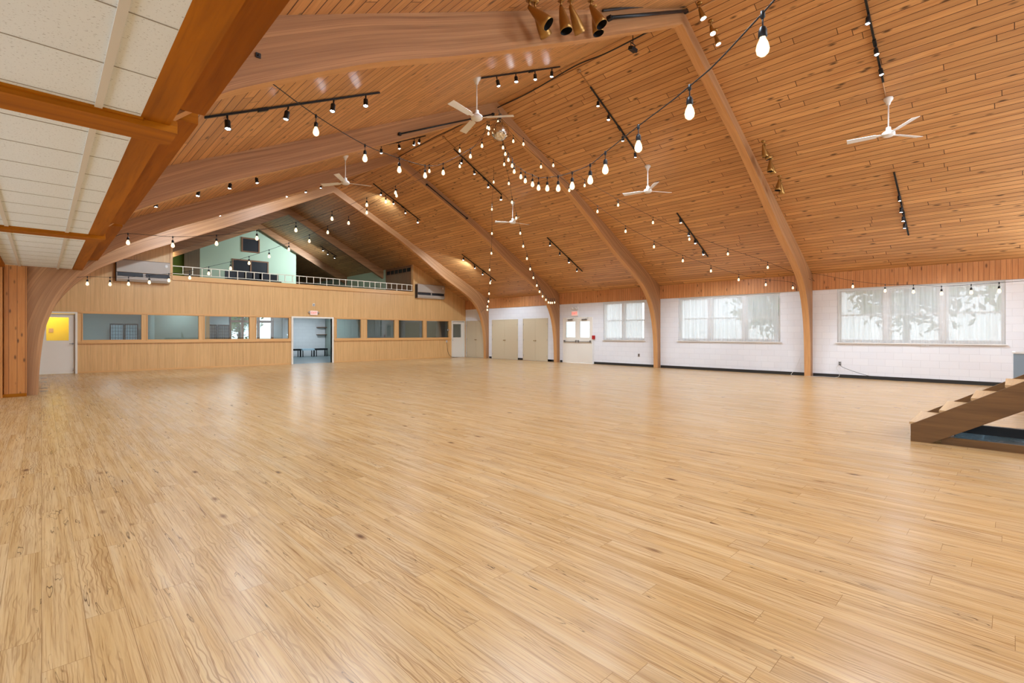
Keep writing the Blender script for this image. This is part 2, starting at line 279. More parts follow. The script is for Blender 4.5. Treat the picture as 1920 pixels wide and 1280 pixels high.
# ------------------------------------------------------------------ mesh helpers
class MB:
    """collects faces with uv in metres: box / tube / lathe / poly; build() links ONE mesh object"""
    def __init__(s): s.v = []; s.f = []; s.uv = []; s.mi = []; s.sm = []; s.cur = 0; s.smooth = False
    def face(s, pts, uvs=None):
        i = len(s.v); s.v += [tuple(p) for p in pts]; s.f.append(list(range(i, i + len(pts))))
        if uvs is None:
            a, b_, c = Vector(pts[0]), Vector(pts[1]), Vector(pts[2]); nn = (b_ - a).cross(c - a)
            ax = max(range(3), key=lambda k: abs(nn[k])); idx = [k for k in range(3) if k != ax]
            uvs = [(p[idx[0]], p[idx[1]]) for p in pts]
        s.uv.append(uvs); s.mi.append(s.cur); s.sm.append(s.smooth)
    def box(s, x0, y0, z0, x1, y1, z1, grain=None):
        """grain: axis index the texture x runs along"""
        P = lambda i, j, k: ((x0, x1)[i], (y0, y1)[j], (z0, z1)[k])
        for q in (((0,0,0),(0,1,0),(1,1,0),(1,0,0)), ((0,0,1),(1,0,1),(1,1,1),(0,1,1)), ((0,0,0),(1,0,0),(1,0,1),(0,0,1)),
                  ((1,1,0),(0,1,0),(0,1,1),(1,1,1)), ((0,1,0),(0,0,0),(0,0,1),(0,1,1)), ((1,0,0),(1,1,0),(1,1,1),(1,0,1))):
            pts = [P(*c) for c in q]; s.face(pts, s.guv(pts, grain))
    def guv(s, pts, g):
        if g is None: return None
        a, b_, c = Vector(pts[0]), Vector(pts[1]), Vector(pts[2]); nn = (b_ - a).cross(c - a)
        ax = max(range(3), key=lambda k: abs(nn[k])); idx = [k for k in range(3) if k != ax]
        if g in idx: o = [k for k in idx if k != g][0]; return [(p[g], p[o]) for p in pts]
        return [(p[idx[0]], p[idx[1]]) for p in pts]
    def obox(s, c, ux, uy, uz, hx, hy, hz):
        """oriented box; grain along ux"""
        c, ux, uy, uz = Vector(c), Vector(ux).normalized(), Vector(uy).normalized(), Vector(uz).normalized()
        P = lambda i, j, k: c + ux * hx * i + uy * hy * j + uz * hz * k
        for q, fu in (([(-1,-1,-1),(-1,1,-1),(1,1,-1),(1,-1,-1)], 1), ([(-1,-1,1),(1,-1,1),(1,1,1),(-1,1,1)], 1), ([(-1,-1,-1),(1,-1,-1),(1,-1,1),(-1,-1,1)], 2),
                  ([(1,1,-1),(-1,1,-1),(-1,1,1),(1,1,1)], 2), ([(-1,1,-1),(-1,-1,-1),(-1,-1,1),(-1,1,1)], 3), ([(1,-1,-1),(1,1,-1),(1,1,1),(1,-1,1)], 3)):
            uv = [(a * hx, b_ * hy) if fu == 1 else ((a * hx, d * hz) if fu == 2 else (b_ * hy, d * hz)) for a, b_, d in q]
            s.face([P(*t) for t in q], uv)
    def tube(s, pts, r, n=8, caps=True, r2=None):
        pts = [Vector(p) for p in pts]; rings = []; up = Vector((0, 0, 1)); L = 0
        for i, p in enumerate(pts):
            t = (pts[min(i + 1, len(pts) - 1)] - pts[max(i - 1, 0)]).normalized()
            a = t.cross(up if abs(t.z) < .95 else Vector((1, 0, 0))).normalized(); b_ = t.cross(a)
            rr = r if r2 is None else r + (r2 - r) * i / (len(pts) - 1)
            if i: L += (pts[i] - pts[i - 1]).length
            rings.append(([p + (a * math.cos(k * 2 * math.pi / n) + b_ * math.sin(k * 2 * math.pi / n)) * rr for k in range(n)], L))
        old = s.smooth; s.smooth = True
        for (A, la), (B, lb) in zip(rings, rings[1:]):
            for k in range(n):
                s.face([A[k], A[(k + 1) % n], B[(k + 1) % n], B[k]], [(la, k / n), (la, (k + 1) / n), (lb, (k + 1) / n), (lb, k / n)])
        s.smooth = False
        if caps: s.face(list(reversed(rings[0][0]))); s.face(rings[-1][0])
        s.smooth = old
    def lathe(s, prof, c=(0, 0, 0), axis=(0, 0, 1), n=16):
        """prof: (radius, distance along axis)"""
        c = Vector(c); ax = Vector(axis).normalized(); a = ax.cross(Vector((0, 0, 1)) if abs(ax.z) < .95 else Vector((1, 0, 0))).normalized(); b_ = ax.cross(a)
        R = [[c + ax * h + (a * math.cos(k * 2 * math.pi / n) + b_ * math.sin(k * 2 * math.pi / n)) * r for k in range(n)] for r, h in prof]
        old = s.smooth; s.smooth = True
        for A, B in zip(R, R[1:]):
            for k in range(n): s.face([A[k], A[(k + 1) % n], B[(k + 1) % n], B[k]], [(0, 0), (1, 0), (1, 1), (0, 1)])
        s.smooth = old
    def prism(s, poly, axis, a0, a1, grain=None):
        """extrude a polygon (2-D) along axis 0/1/2 from a0 to a1"""
        def P(p, t):
            return (t, p[0], p[1]) if axis == 0 else ((p[0], t, p[1]) if axis == 1 else (p[0], p[1], t))
        A = [P(p, a0) for p in poly]; B = [P(p, a1) for p in poly]
        s.face(A, s.guv(A, grain)); s.face(list(reversed(B)), s.guv(list(reversed(B)), grain))
        for i in range(len(poly)):
            j = (i + 1) % len(poly); q = [A[j], A[i], B[i], B[j]]; s.face(q, s.guv(q, grain))
    def build(s, name, mats, parent=None, merge=True):
        me = bpy.data.meshes.new(name); me.from_pydata(s.v, [], s.f)
        uvl = me.uv_layers.new(name='UVMap'); k = 0
        for fi, f in enumerate(s.f):
            for j in range(len(f)): uvl.data[k].uv = s.uv[fi][j]; k += 1
        for m in (mats if isinstance(mats, (list, tuple)) else [mats]): me.materials.append(m)
        for p, mi, sm in zip(me.polygons, s.mi, s.sm): p.material_index = mi; p.use_smooth = sm
        if merge:
            bm = bmesh.new(); bm.from_mesh(me); bmesh.ops.remove_doubles(bm, verts=bm.verts, dist=1e-5)
            bmesh.ops.recalc_face_normals(bm, faces=bm.faces); bm.to_mesh(me); bm.free()
        o = bpy.data.objects.new(name, me); COL.objects.link(o)
        if parent: o.parent = parent
        return o
def center_on(o, loc):
    """move the origin of a top-level mesh to loc"""
    loc = Vector(loc); o.data.transform(Matrix.Translation(-loc)); o.location = loc
def tag(o, label, cat, group=None, kind=None):
    o['label'] = label; o['category'] = cat
    if group: o['group'] = group
    if kind: o['kind'] = kind
    return o
def empty(name, loc=(0, 0, 0), label=None, cat=None, group=None):
    o = bpy.data.objects.new(name, None); COL.objects.link(o); o.location = loc; o.empty_display_size = .1
    if label: tag(o, label, cat, group)
    return o
def struct(o, label=None):
    o['kind'] = 'structure'
    if label: o['label'] = label
    return o
def copy_tree(o, parent=None):
    c = o.copy(); COL.objects.link(c); c.parent = parent
    for ch in list(o.children):
        copy_tree(ch, c)
    return c
def smoothline(pts, k=6):
    pts = [Vector(p) for p in pts]; out = []
    P = [pts[0] * 2 - pts[1]] + pts + [pts[-1] * 2 - pts[-2]]
    for i in range(1, len(P) - 2):
        for j in range(k):
            t = j / k; a, b_, c, d = P[i - 1], P[i], P[i + 1], P[i + 2]
            out.append(.5 * ((2 * b_) + (c - a) * t + (2 * a - 5 * b_ + 4 * c - d) * t * t + (3 * b_ - a - 3 * c + d) * t ** 3))
    out.append(pts[-1]); return out
def wall_holes(axis, pos0, pos1, a0, a1, z0, z1, holes, mat, name, grain=None):
    """a wall slab with rectangular openings (h0, h1, hz0, hz1) along its length"""
    m = MB(); cuts = sorted(set([a0, a1] + [h for q in holes for h in q[:2]]))
    for c0, c1 in zip(cuts, cuts[1:]):
        mid = (c0 + c1) / 2; hs = sorted([q for q in holes if q[0] < mid < q[1]], key=lambda q: q[2]); z = z0
        segs = []
        for q in hs:
            if q[2] > z: segs.append((z, q[2]))
            z = q[3]
        if z < z1: segs.append((z, z1))
        for s0, s1 in segs:
            if axis == 0: m.box(pos0, c0, s0, pos1, c1, s1, grain)
            else: m.box(c0, pos0, s0, c1, pos1, s1, grain)
    return struct(m.build(name, mat))
# ================================================================== THE SHELL
YB = 22.5; Y0 = -7.0
m = MB(); m.box(-4.2, Y0, -.12, 18.2, YB + .16, 0, 1); struct(m.build('floor', M['floor']))
m = MB(); m.box(-.6, YB + .16, -.12, 18.2, 30.2, 0, 0); struct(m.build('floor', M['lobbyfloor']))
# roof decks (planks run along y)
def deck(xa, xb):
    m = MB(); za, zb = roof(xa), roof(xb); L = math.hypot(xb - xa, zb - za)
    lo = [(xa, Y0, za), (xb, Y0, zb), (xb, 36, zb), (xa, 36, za)]; uv = [(Y0, 0), (Y0, L), (36, L), (36, 0)]
    hi = [(p[0], p[1], p[2] + .15) for p in lo]
    m.face(lo, uv); m.face(list(reversed(hi)), list(reversed(uv)))
    for i in range(4): j = (i + 1) % 4; m.face([lo[i], lo[j], hi[j], hi[i]])
    return struct(m.build('ceiling', M['ceil']))
deck(RX, 18.4); deck(-.7, RX)
WIN = [(10.65, 12.70), (5.48, 9.15), (0.12, 3.84), (-5.2, -1.4)]
holes = [(a_, b_, 1.10, 2.76) for a_, b_ in WIN] + [(13.30, 15.02, 0, 2.13)]
wall_holes(0, 18.0, 18.22, Y0, 36, 0, 2.78, holes, M['block'], 'wall_right')
m = MB(); m.box(17.97, Y0, 2.78, 18.22, 22.5, 3.34, 2); struct(m.build('trim_1', M['pine']))
m = MB(); m.box(18.0, 22.5, 2.78, 18.22, 36, 3.34, 2); struct(m.build('trim_2', M['pine']))
m = MB()
for a_, b_ in ((15.72, 16.0), (17.75, 18.1), (20.2, 20.38), (15.08, 15.2), (10.1, 13.2), (4.7, 9.9), (Y0, 4.5), (15.4, 15.98)):
    m.box(17.975, a_, 0, 18.0, b_, .1)
struct(m.build('baseboard_right', M['base']))
wall_holes(1, Y0 - .2, Y0, -4.2, 18.2, 0, 7.9, [], M['block'], 'wall_front')
# left aisle, out of sight behind the camera
m = MB(); m.box(-4.2, Y0, 0, -4.0, 15.2, 3.0, 2); struct(m.build('wall_left', M['panel']))
m = MB(); m.box(-.62, 15.42, 0, -.42, 22.5, 3.4, 2); struct(m.build('wall_left', M['panel']))
# pine boarding that closes the aisle at the arch leg
m = MB(); m.box(-.58, 15.12, 0, -.235, 15.40, 2.86, 2); struct(m.build('trim_3', M['pined']))
m = MB(); m.box(-.60, 15.085, 0, -.235, 15.12, .07, 0); struct(m.build('baseboard_left', M['header']))
m = MB(); m.box(-4.0, 15.03, 0, -.60, 15.40, 2.86, 2); struct(m.build('wall_aisle', M['pined']))
# back wall: openings between hall and lobby
BW = [(1.0, 2.69), (2.82, 4.51), (4.66, 6.35), (6.56, 7.96), (10.10, 11.41), (11.67, 13.28), (13.47, 15.05), (15.22, 16.79)]
bh = [(a_, b_, 1.13, 2.10) for a_, b_ in BW] + [(8.10, 9.90, 0, 2.08), (-.07, .83, 0, 2.06), (16.99, 17.86, 0, 2.08)]
wall_holes(1, YB, YB + .14, -.5, 18.0, 0, 2.6, bh, M['panel'], 'wall_back', 2)
m = MB(); m.prism([(-.5, 2.6), (18.0, 2.6), (18.0, roof(18) + .03), (14.4, roof(14.4) + .03), (14.4, 3.46), (3.6, 3.46), (3.6, roof(3.6) + .03), (-.5, roof(-.5) + .03)], 1, YB, YB + .14, 2)
struct(m.build('wall_back', M['panel']))
# ledge, sill, head rail and end posts of the back wall
m = MB(); m.box(3.6, YB - .05, 3.44, 14.4, YB + .2, 3.53, 0); m.box(3.6, YB - .025, 3.53, 14.4, YB + .16, 3.62, 0); struct(m.build('trim_4', M['trimwood']))
m = MB(); m.box(.90, YB - .05, 1.03, 8.02, YB, 1.085, 0); m.box(10.0, YB - .05, 1.03, 16.93, YB, 1.085, 0)
m.box(.90, YB - .03, 1.085, 8.02, YB, 1.13, 0); m.box(10.0, YB - .03, 1.085, 16.93, YB, 1.13, 0)
m.box(.90, YB - .03, 2.10, 8.02, YB, 2.16, 0); m.box(10.0, YB - .03, 2.10, 16.93, YB, 2.16, 0); struct(m.build('trim_5', M['trimwood']))
m = MB(); m.box(3.54, YB - .03, 3.62, 3.62, YB + .17, roof(3.58), 2); m.box(14.38, YB - .03, 3.62, 14.46, YB + .17, roof(14.46), 2); struct(m.build('trim_6', M['trimwood']))
m = MB(); m.box(.90, YB - .015, 0, 8.02, YB, .06, 0); m.box(9.98, YB - .015, 0, 16.93, YB, .06, 0); struct(m.build('baseboard_back', M['trimwood']))
wid = [1]
def nextwin(): wid[0] += 1; return 'window_%d' % (wid[0] - 1)
for i, (a_, b_) in enumerate(BW):
    t = struct(empty(nextwin(), (a_, YB, 1.13)))
    f = MB(); w_ = b_ - a_
    f.box(0, -.02, 0, .03, .12, .97, 2); f.box(w_ - .03, -.02, 0, w_, .12, .97, 2); f.box(.03, -.02, 0, w_ - .03, .12, .025, 0); f.box(.03, -.02, .945, w_ - .03, .12, .97, 0)
    f.build('window_frame', M['trimwood'], t)
    g = MB(); g.box(.03, .05, .025, w_ - .03, .056, .945); g.build('pane', M['lobbyglass'], t)
# ------------------------------------------------------------------ doors
did = [1]
def nextdoor(): did[0] += 1; return 'door_%d' % (did[0] - 1)
def casing(m, a0, a1, zt, w=.05, axis=1, pos=0, d=.05, depth=.14):
    """frame around an opening; axis 1 = wall along x at y=pos, axis 0 = wall along y at x=pos"""
    def B(p0, p1, z0, z1):
        if axis == 1: m.box(p0, pos - d, z0, p1, pos + depth, z1)
        else: m.box(pos - d, p0, z0, pos + depth, p1, z1)
    B(a0 - w, a0, 0, zt + w); B(a1, a1 + w, 0, zt + w); B(a0, a1, zt, zt + w)
# back-left door with the yellow lower pane
t = struct(empty(nextdoor(), (0.38, YB, 0)), 'cream door with a yellow-lit window left of the wood panelled wall')
f = MB(); casing(f, -.45, .45, 2.06, .06); f.build('door_frame', M['cream'], t)
f = MB()
f.box(-.45, .03, .01, .45, .075, 1.14); f.box(-.45, .03, 1.93, .45, .075, 2.05); f.box(-.45, .03, 1.14, -.27, .075, 1.93); f.box(.29, .03, 1.14, .45, .075, 1.93)
f.build('leaf', M['cream'], t)
g = MB(); g.box(-.27, .05, 1.14, .29, .056, 1.93); g.build('pane', M['glass'], t)
h = MB(); h.tube([(.39, .03, 1.03), (.39, -.03, 1.03)], .012); h.tube([(.39, -.03, 1.03), (.30, -.03, 1.03)], .011); h.lathe([(0, 0), (.03, 0), (.03, .008), (0, .008)], (.39, .022, 1.03), (0, 1, 0)); h.build('handle', M['steel'], t)
h = MB(); h.tube([(.40, .02, .1), (.40, -.02, .1), (.40, -.03, .2)], .008); h.build('door_stop', M['steel'], t)
m = MB(); m.box(-.5, 23.6, 0, 1.0, 23.62, 2.6); struct(m.build('wall_closet', M['yellow']))
m = MB(); m.box(.98, YB + .14, 0, 1.0, 23.6, 2.6); struct(m.build('wall_closet', M['lobbyw']))
m = MB(); m.box(.18, 23.585, 1.42, .30, 23.6, 1.56); tag(m.build('paper_notice', M['tan']), 'small paper notice on the yellow wall behind the left door', 'notice')
# back-right door, cream with a small window
t = struct(empty(nextdoor(), (17.425, YB, 0)), 'cream door with a small window at the right end of the panelled wall')
f = MB(); casing(f, -.435, .435, 2.08, .035); f.build('door_frame', M['cream'], t)
f = MB(); f.box(-.435, .03, .01, .435, .075, 1.15); f.box(-.435, .03, 1.93, .435, .075, 2.07); f.box(-.435, .03, 1.15, -.33, .075, 1.93); f.box(.25, .03, 1.15, .435, .075, 1.93); f.build('leaf', M['cream'], t)
g = MB(); g.box(-.33, .05, 1.15, .25, .056, 1.93); g.build('pane', M['lobbyglass'], t)
h = MB(); h.tube([(-.39, .03, 1.0), (-.39, -.03, 1.0)], .02); h.build('door_knob', M['steel'], t)
# open doorway casing
t = struct(empty(nextdoor(), (9.0, YB, 0)), 'open white framed doorway to the lobby under the exit sign')
f = MB(); casing(f, -.90, .90, 2.08, .07); f.build('door_frame', M['cream'], t)
# beige closet doors and the exit doors on the right wall
def double_door(a0, a1, zt, mat, label, exitdoor=False):
    t = struct(empty(nextdoor(), (18.0, (a0 + a1) / 2, 0)), label); w_ = (a1 - a0) / 2
    f = MB(); casing(f, -w_, w_, zt, .035, 0, 0, .02, .06); f.build('door_frame', mat, t)
    for sgn in (-1, 1):
        y0, y1 = (-w_ + .004, -.003) if sgn < 0 else (.003, w_ - .004)
        f = MB()
        if exitdoor:
            f.box(.0, y0, .01, .045, y1, 1.2); f.box(.0, y0, 1.94, .045, y1, zt - .005)
            f.box(.0, y0, 1.2, .045, y0 + .13, 1.94); f.box(.0, y1 - .13, 1.2, .045, y1, 1.94)
        else: f.box(-.012, y0, .01, .02, y1, zt - .005)
        lf = f.build('leaf', mat, t)
        if exitdoor:
            g = MB(); g.box(.02, y0 + .13, 1.2, .026, y1 - .13, 1.94); g.build('pane', M['glass'], lf)
            sl = MB()
            for k in range(18): sl.obox((-.006, (y0 + y1) / 2, 1.225 + k * .0405), (0, 1, 0), (1, 0, .9), (-.9, 0, 1), (y1 - y0) / 2 - .12, .012, .0012)
            sl.build('blind', M['white'], lf)
            h = MB(); h.box(-.055, y0 + .04, .985, -.03, y1 - .04, 1.015); h.box(-.055, y0 + .03, .96, 0, y0 + .10, 1.07); h.box(-.055, y1 - .10, .96, 0, y1 - .03, 1.07); h.build('panic_bar', M['steel'], lf)
            h = MB(); h.box(-.05, (y0 + y1) / 2 - .14, 1.99, 0, (y0 + y1) / 2 + .14, 2.05); h.tube([(-.03, (y0 + y1) / 2, 2.03), (-.11, (y0 + y1) / 2 - .12, 2.06), (-.03, (y0 + y1) / 2 - .22, 2.1)], .008); h.build('closer', M['steel'], lf)
        else:
            h = MB(); yy = -.055 if sgn < 0 else .055
            h.lathe([(0, -.055), (.02, -.055), (.028, -.04), (.02, -.025), (.012, -.02), (.012, -.012)], (0, yy, 1.02), (1, 0, 0), 12); h.build('door_knob', M['brass'], lf)
            h = MB()
            for zz in (.25, 1.05, 1.85): h.box(-.02, (y0 if sgn < 0 else y1) - .012, zz - .05, -.008, (y0 if sgn < 0 else y1) + .012, zz + .05)
            h.build('hinge', M['steel'], lf)
    return t
double_door(20.72, 22.38, 2.08, M['beige'], 'beige double closet doors in the corner beside the cream door')
double_door(18.14, 20.12, 2.10, M['beige'], 'beige double closet doors between the two farthest arches, left pair')
double_door(16.04, 17.70, 2.11, M['beige'], 'beige double closet doors between the two farthest arches, right pair')
double_door(13.33, 14.99, 2.10, M['cream'], 'cream exit doors with blinds and panic bars under the exit sign', True)
# ------------------------------------------------------------------ outside windows with sheer curtains
def big_window(a0, a1, mull, label):
    t = struct(empty(nextwin(), (18.0, a0, 1.10)), label); w_ = a1 - a0; H = 1.66
    f = MB()
    f.box(.06, 0, 0, .2, .045, H); f.box(.06, w_ - .045, 0, .2, w_, H); f.box(.06, .045, 0, .2, w_ - .045, .05); f.box(.06, .045, H - .05, .2, w_ - .045, H)
    for q in mull: f.box(.05, q - a0 - .07, .05, .2, q - a0 + .07, H - .05)
    f.build('window_frame', M['white'], t)
    edges = [0.045] + [v for q in sorted(mull) for v in (q - a0 - .07, q - a0 + .07)] + [w_ - .045]
    for e0, e1 in zip(edges[::2], edges[1::2]):
        s_ = MB()
        for z0, z1, x in ((.05, .86, .10), (.83, H - .05, .13)):
            s_.box(x, e0, z0, x + .03, e0 + .04, z1); s_.box(x, e1 - .04, z0, x + .03, e1, z1)
            s_.box(x, e0 + .04, z0, x + .03, e1 - .04, z0 + .04); s_.box(x, e0 + .04, z1 - .04, x + .03, e1 - .04, z1)
        so = s_.build('sash', M['white'], t)
        g = MB(); g.box(.145, e0 + .04, .09, .149, e1 - .04, H - .09); g.build('pane', M['glass'], so)
    s_ = MB(); s_.box(-.06, -.04, -.03, .2, w_ + .04, 0); s_.build('window_sill', M['white'], t)
    return t
big_window(10.65, 12.70, [11.72], 'narrower curtained window between the exit doors and the second arch')
big_window(5.48, 9.15, [6.67, 7.92], 'three-part curtained window between the two nearest arches')
big_window(0.12, 3.84, [1.34, 2.60], 'three-part curtained window nearest the stage stairs')
big_window(-5.2, -1.4, [-2.7, -3.95], 'three-part curtained window beside the stage')
def curtain(a0, a1, zt, zb, sag, label, seed, fold=.018, bunch=None):
    rs = random.Random(seed); ny, nz = int((a1 - a0) / .012), 16
    ph = [rs.uniform(0, 6.28) for _ in range(4)]; m = MB(); m.smooth = True
    def X(y, s):
        k = (y - a0); return 17.965 - abs(0.0) + fold * (math.sin(k * 42 + ph[0] + s * .8) * .5 + math.sin(k * 71 + ph[1]) * .25 + math.sin(k * 17 + ph[2] + s) * .5) * (.55 + .45 * s)
    def Z(y, s):
        d = sag * (math.sin((y - a0) / (a1 - a0) * math.pi * 2.2 + ph[3]) * .5 + .3 * math.sin((y - a0) * 9 + ph[0]))
        if bunch: d -= .07 * math.exp(-((y - bunch) / .16) ** 2)
        zz = zb + d
        return zt + (zz - zt) * s
    for i in range(ny):
        ya, yb = a0 + (a1 - a0) * i / ny, a0 + (a1 - a0) * (i + 1) / ny
        for j in range(nz):
            s0, s1 = j / nz, (j + 1) / nz
            m.face([(X(ya, s0), ya, Z(ya, s0)), (X(yb, s0), yb, Z(yb, s0)), (X(yb, s1), yb, Z(yb, s1)), (X(ya, s1), ya, Z(ya, s1))], [(ya, s0), (yb, s0), (yb, s1), (ya, s1)])
    o = m.build('sheer_curtain', M['sheer']); center_on(o, (17.965, (a0 + a1) / 2, zt)); tag(o, label, 'curtain', 'sheer white window curtains'); return o
curtain(11.76, 12.62, 2.70, 1.12, .02, 'sheer white curtain over the left half of the narrow window by the exit doors', 1, bunch=11.95)
curtain(10.72, 11.74, 2.70, 1.11, .015, 'sheer white curtain over the right half of the narrow window by the exit doors', 2)
curtain(7.86, 9.10, 2.69, 1.11, .02, 'sheer white curtain over the left sash of the middle three-part window', 3)
curtain(6.70, 7.84, 2.69, 1.09, .03, 'sheer white curtain over the centre sash of the middle three-part window', 4)
curtain(5.52, 6.68, 2.69, 1.10, .03, 'sheer white curtain over the right sash of the middle three-part window', 5)
curtain(2.50, 3.80, 2.69, 1.10, .015, 'sheer white curtain over the left sash of the window nearest the stage stairs', 6)
curtain(1.30, 2.48, 2.69, 1.09, .03, 'sheer white curtain with a deep fold, centre sash of the window nearest the stairs', 7, bunch=1.75)
curtain(0.14, 1.28, 2.69, 1.10, .02, 'sheer white curtain over the right sash of the window nearest the stage stairs', 8)
curtain(-5.15, -1.45, 2.69, 1.10, .02, 'sheer white curtain on the window beside the stage', 9)
# ------------------------------------------------------------------ laminated arches
INR = [(RX, 7.47), (10.7, 6.66), (12.3, 5.87), (13.5, 5.15), (14.2, 4.70), (15.0, 4.20), (16.0, 3.68), (16.55, 3.36), (16.95, 3.05), (17.25, 2.68), (17.45, 2.30), (17.6, 1.85), (17.7, 1.30), (17.75, .7), (17.77, 0)]
INL = [(RX, 7.47), (7.35, 6.58), (5.4, 5.58), (3.6, 4.68), (2.6, 4.20), (2.05, 3.90), (1.5, 3.58), (1.15, 3.33), (.90, 3.08), (.62, 2.74), (.42, 2.44), (.26, 2.12), (.14, 1.78), (.05, 1.42), (-.02, .76), (-.06, 0)]
INS = [(RX, 7.47), (7.35, 6.58), (5.4, 5.58), (3.6, 4.68), (2.6, 4.22), (2.05, 3.93), (1.5, 3.62), (1.12, 3.39), (.94, 3.24), (.68, 3.01)]
def half_arch(y0, y1, inner, side, parent, stub=False):
    P = smoothline([(x, 0, z) for x, z in inner], 3); P = [(p.x, p.z) for p in P]
    xo = 17.99 if side > 0 else -.38
    # outer points: project every inner point to the roof line or the back of the leg
    O = []; n = len(P); ze = roof(xo) + .0
    for i, (x, z) in enumerate(P):
        a = P[max(i - 1, 0)]; b_ = P[min(i + 1, n - 1)]; tx, tz = b_[0] - a[0], b_[1] - a[1]; L = math.hypot(tx, tz)
        nx, nz = -tz / L, tx / L
        if nx * side + nz < 0: nx, nz = -nx, -nz
        if i == 0: O.append((x, roof(x))); continue
        # ray to roof
        best = 9
        s = SR if side > 0 else -SL
        den = nz + s * nx
        if den > 1e-4:
            t = ((RZ - s * (x - RX)) - z) / den
            if t > 0: best = t
        if nx * side > 1e-4:
            t = (xo - x) / nx
            if 0 < t < best: best = t
        q = (x + nx * best, z + nz * best); O.append(q)
    if stub: O = [(min(o[0], 9.05), o[1]) for o in O]
    O[-1] = (xo, 0) if not stub else (O[-1][0], O[-1][1])
    m = MB(); L = 0
    for i in range(n - 1):
        a, b_, c, d = P[i], P[i + 1], O[i + 1], O[i]; l2 = L + math.hypot(b_[0] - a[0], b_[1] - a[1])
        da = math.hypot(d[0] - a[0], d[1] - a[1]); db = math.hypot(c[0] - b_[0], c[1] - b_[1])
        m.cur = 0
        for y in (y0, y1):
            m.face([(a[0], y, a[1]), (b_[0], y, b_[1]), (c[0], y, c[1]), (d[0], y, d[1])], [(L, 0), (l2, 0), (l2, db), (L, da)])
        m.face([(d[0], y0, d[1]), (c[0], y0, c[1]), (c[0], y1, c[1]), (d[0], y1, d[1])], [(L, 0), (l2, 0), (l2, .18), (L, .18)])
        m.cur = 1
        m.face([(a[0], y0, a[1]), (b_[0], y0, b_[1]), (b_[0], y1, b_[1]), (a[0], y1, a[1])], [(L, 0), (l2, 0), (l2, .18), (L, .18)])
        L = l2
    m.cur = 0
    for q, r in ((P[0], O[0]), (P[-1], O[-1])): m.face([(q[0], y0, q[1]), (q[0], y1, q[1]), (r[0], y1, r[1]), (r[0], y0, r[1])])
    return m.build('half_arch', [M['rib'], M['soffit']], parent)
RIBS = [(4.52, 4.70), (9.92, 10.10), (15.24, 15.42), (20.42, 20.60)]
lab = ['curved laminated timber arch nearest the camera, landing right beside the nearest window',
       'curved laminated timber arch with the mirror ball under its peak',
       'curved laminated timber arch whose left leg stands beside the knotty pine boards',
       'curved laminated timber arch landing between two pairs of closet doors']
for i, (a_, b_) in enumerate(RIBS):
    t = empty('laminated_arch', (RX, (a_ + b_) / 2, 0), lab[i], 'arch', 'curved laminated roof arches')
    for o in (half_arch(a_, b_, INR, 1, t), half_arch(a_, b_, INS if i < 2 else INL, -1, t, i < 2)):
        o.data.transform(Matrix.Translation((-RX, -(a_ + b_) / 2, 0)))
# straight rafters over the gallery
for i, (a_, b_, lb) in enumerate(((25.68, 25.86, 'straight laminated rafter pair over the gallery, nearer the railing'), (30.42, 30.60, 'straight laminated rafter pair in front of the mint gable wall'))):
    t = empty('gallery_rafter', (RX, (a_ + b_) / 2, 0), lb, 'rafter', 'rafters over the gallery')
    m = MB(); xr = 14.40; m.prism([(0, roof(RX)), (xr - RX, roof(xr)), (xr - RX, roof(xr) - .5), (0, roof(RX) - .34)], 1, -.09, .09, 0); m.build('rafter', M['rib'], t)
    m = MB(); xl = 3.60; m.prism([(0, roof(RX)), (0, roof(RX) - .34), (xl - RX, roof(xl) - .5), (xl - RX, roof(xl))], 1, -.09, .09, 0); m.build('rafter', M['rib'], t)
# ------------------------------------------------------------------ left aisle: suspended ceiling and header beams
m = MB(); m.box(-4.0, Y0, 2.86, .50, 15.03, 2.90, 0); struct(m.build('ceiling', M['tile']), 'white fissured tile ceiling over the left aisle')
m = MB()
for x in (.265, -.345, -1.0, -1.6, -2.2, -2.8, -3.4): m.box(x - .02, Y0, 2.848, x + .02, 15.2, 2.86)
struct(m.build('trim_7', M['grid']))
m = MB(); y = 2.83 - .63 * 14
while y < 15.1:
    m.box(-4, y - .003, 2.857, .478, y + .003, 2.86); y += .63
struct(m.build('trim_8', M['joint']))
def skew_box(m, xa, xb, y0, y1, z0, z1, sk=.0026):
    dx = lambda y: (y - 8.0) * sk
    P = lambda i, j, k: ((xa, xb)[i] + dx((y0, y1)[j]), (y0, y1)[j], (z0, z1)[k])
    for q in (((0,0,0),(0,1,0),(1,1,0),(1,0,0)), ((0,0,1),(1,0,1),(1,1,1),(0,1,1)), ((0,0,0),(1,0,0),(1,0,1),(0,0,1)),
              ((1,1,0),(0,1,0),(0,1,1),(1,1,1)), ((0,1,0),(0,0,0),(0,0,1),(0,1,1)), ((1,0,0),(1,1,0),(1,1,1),(1,0,1))):
        pts = [P(*c) for c in q]; m.face(pts, m.guv(pts, 1))
t = empty('header_beam', (.7, 5, 2.86), 'long orange-stained header beam edging the left tile ceiling', 'beam')
m = MB(); skew_box(m, .495, .665, Y0, 15.2, 2.858, 3.12); o = m.build('lower_beam', M['header'], t); o.data.transform(Matrix.Translation((-.7, -5, -2.86)))
m = MB()
for a_, b_ in ((Y0, 4.50), (4.72, 9.90), (10.12, 15.22)):
    skew_box(m, .70, .945, a_, b_, 3.12, 3.86)
o = m.build('upper_beam', M['header'], t); o.data.transform(Matrix.Translation((-.7, -5, -2.86)))
m = MB(); skew_box(m, -.75, -.58, Y0, 15.0, 2.80, 2.86); o = m.build('ceiling_beam', M['header']); center_on(o, (-.66, 5, 2.80)); tag(o, 'orange-stained beam across the far left edge of the tile ceiling', 'beam')
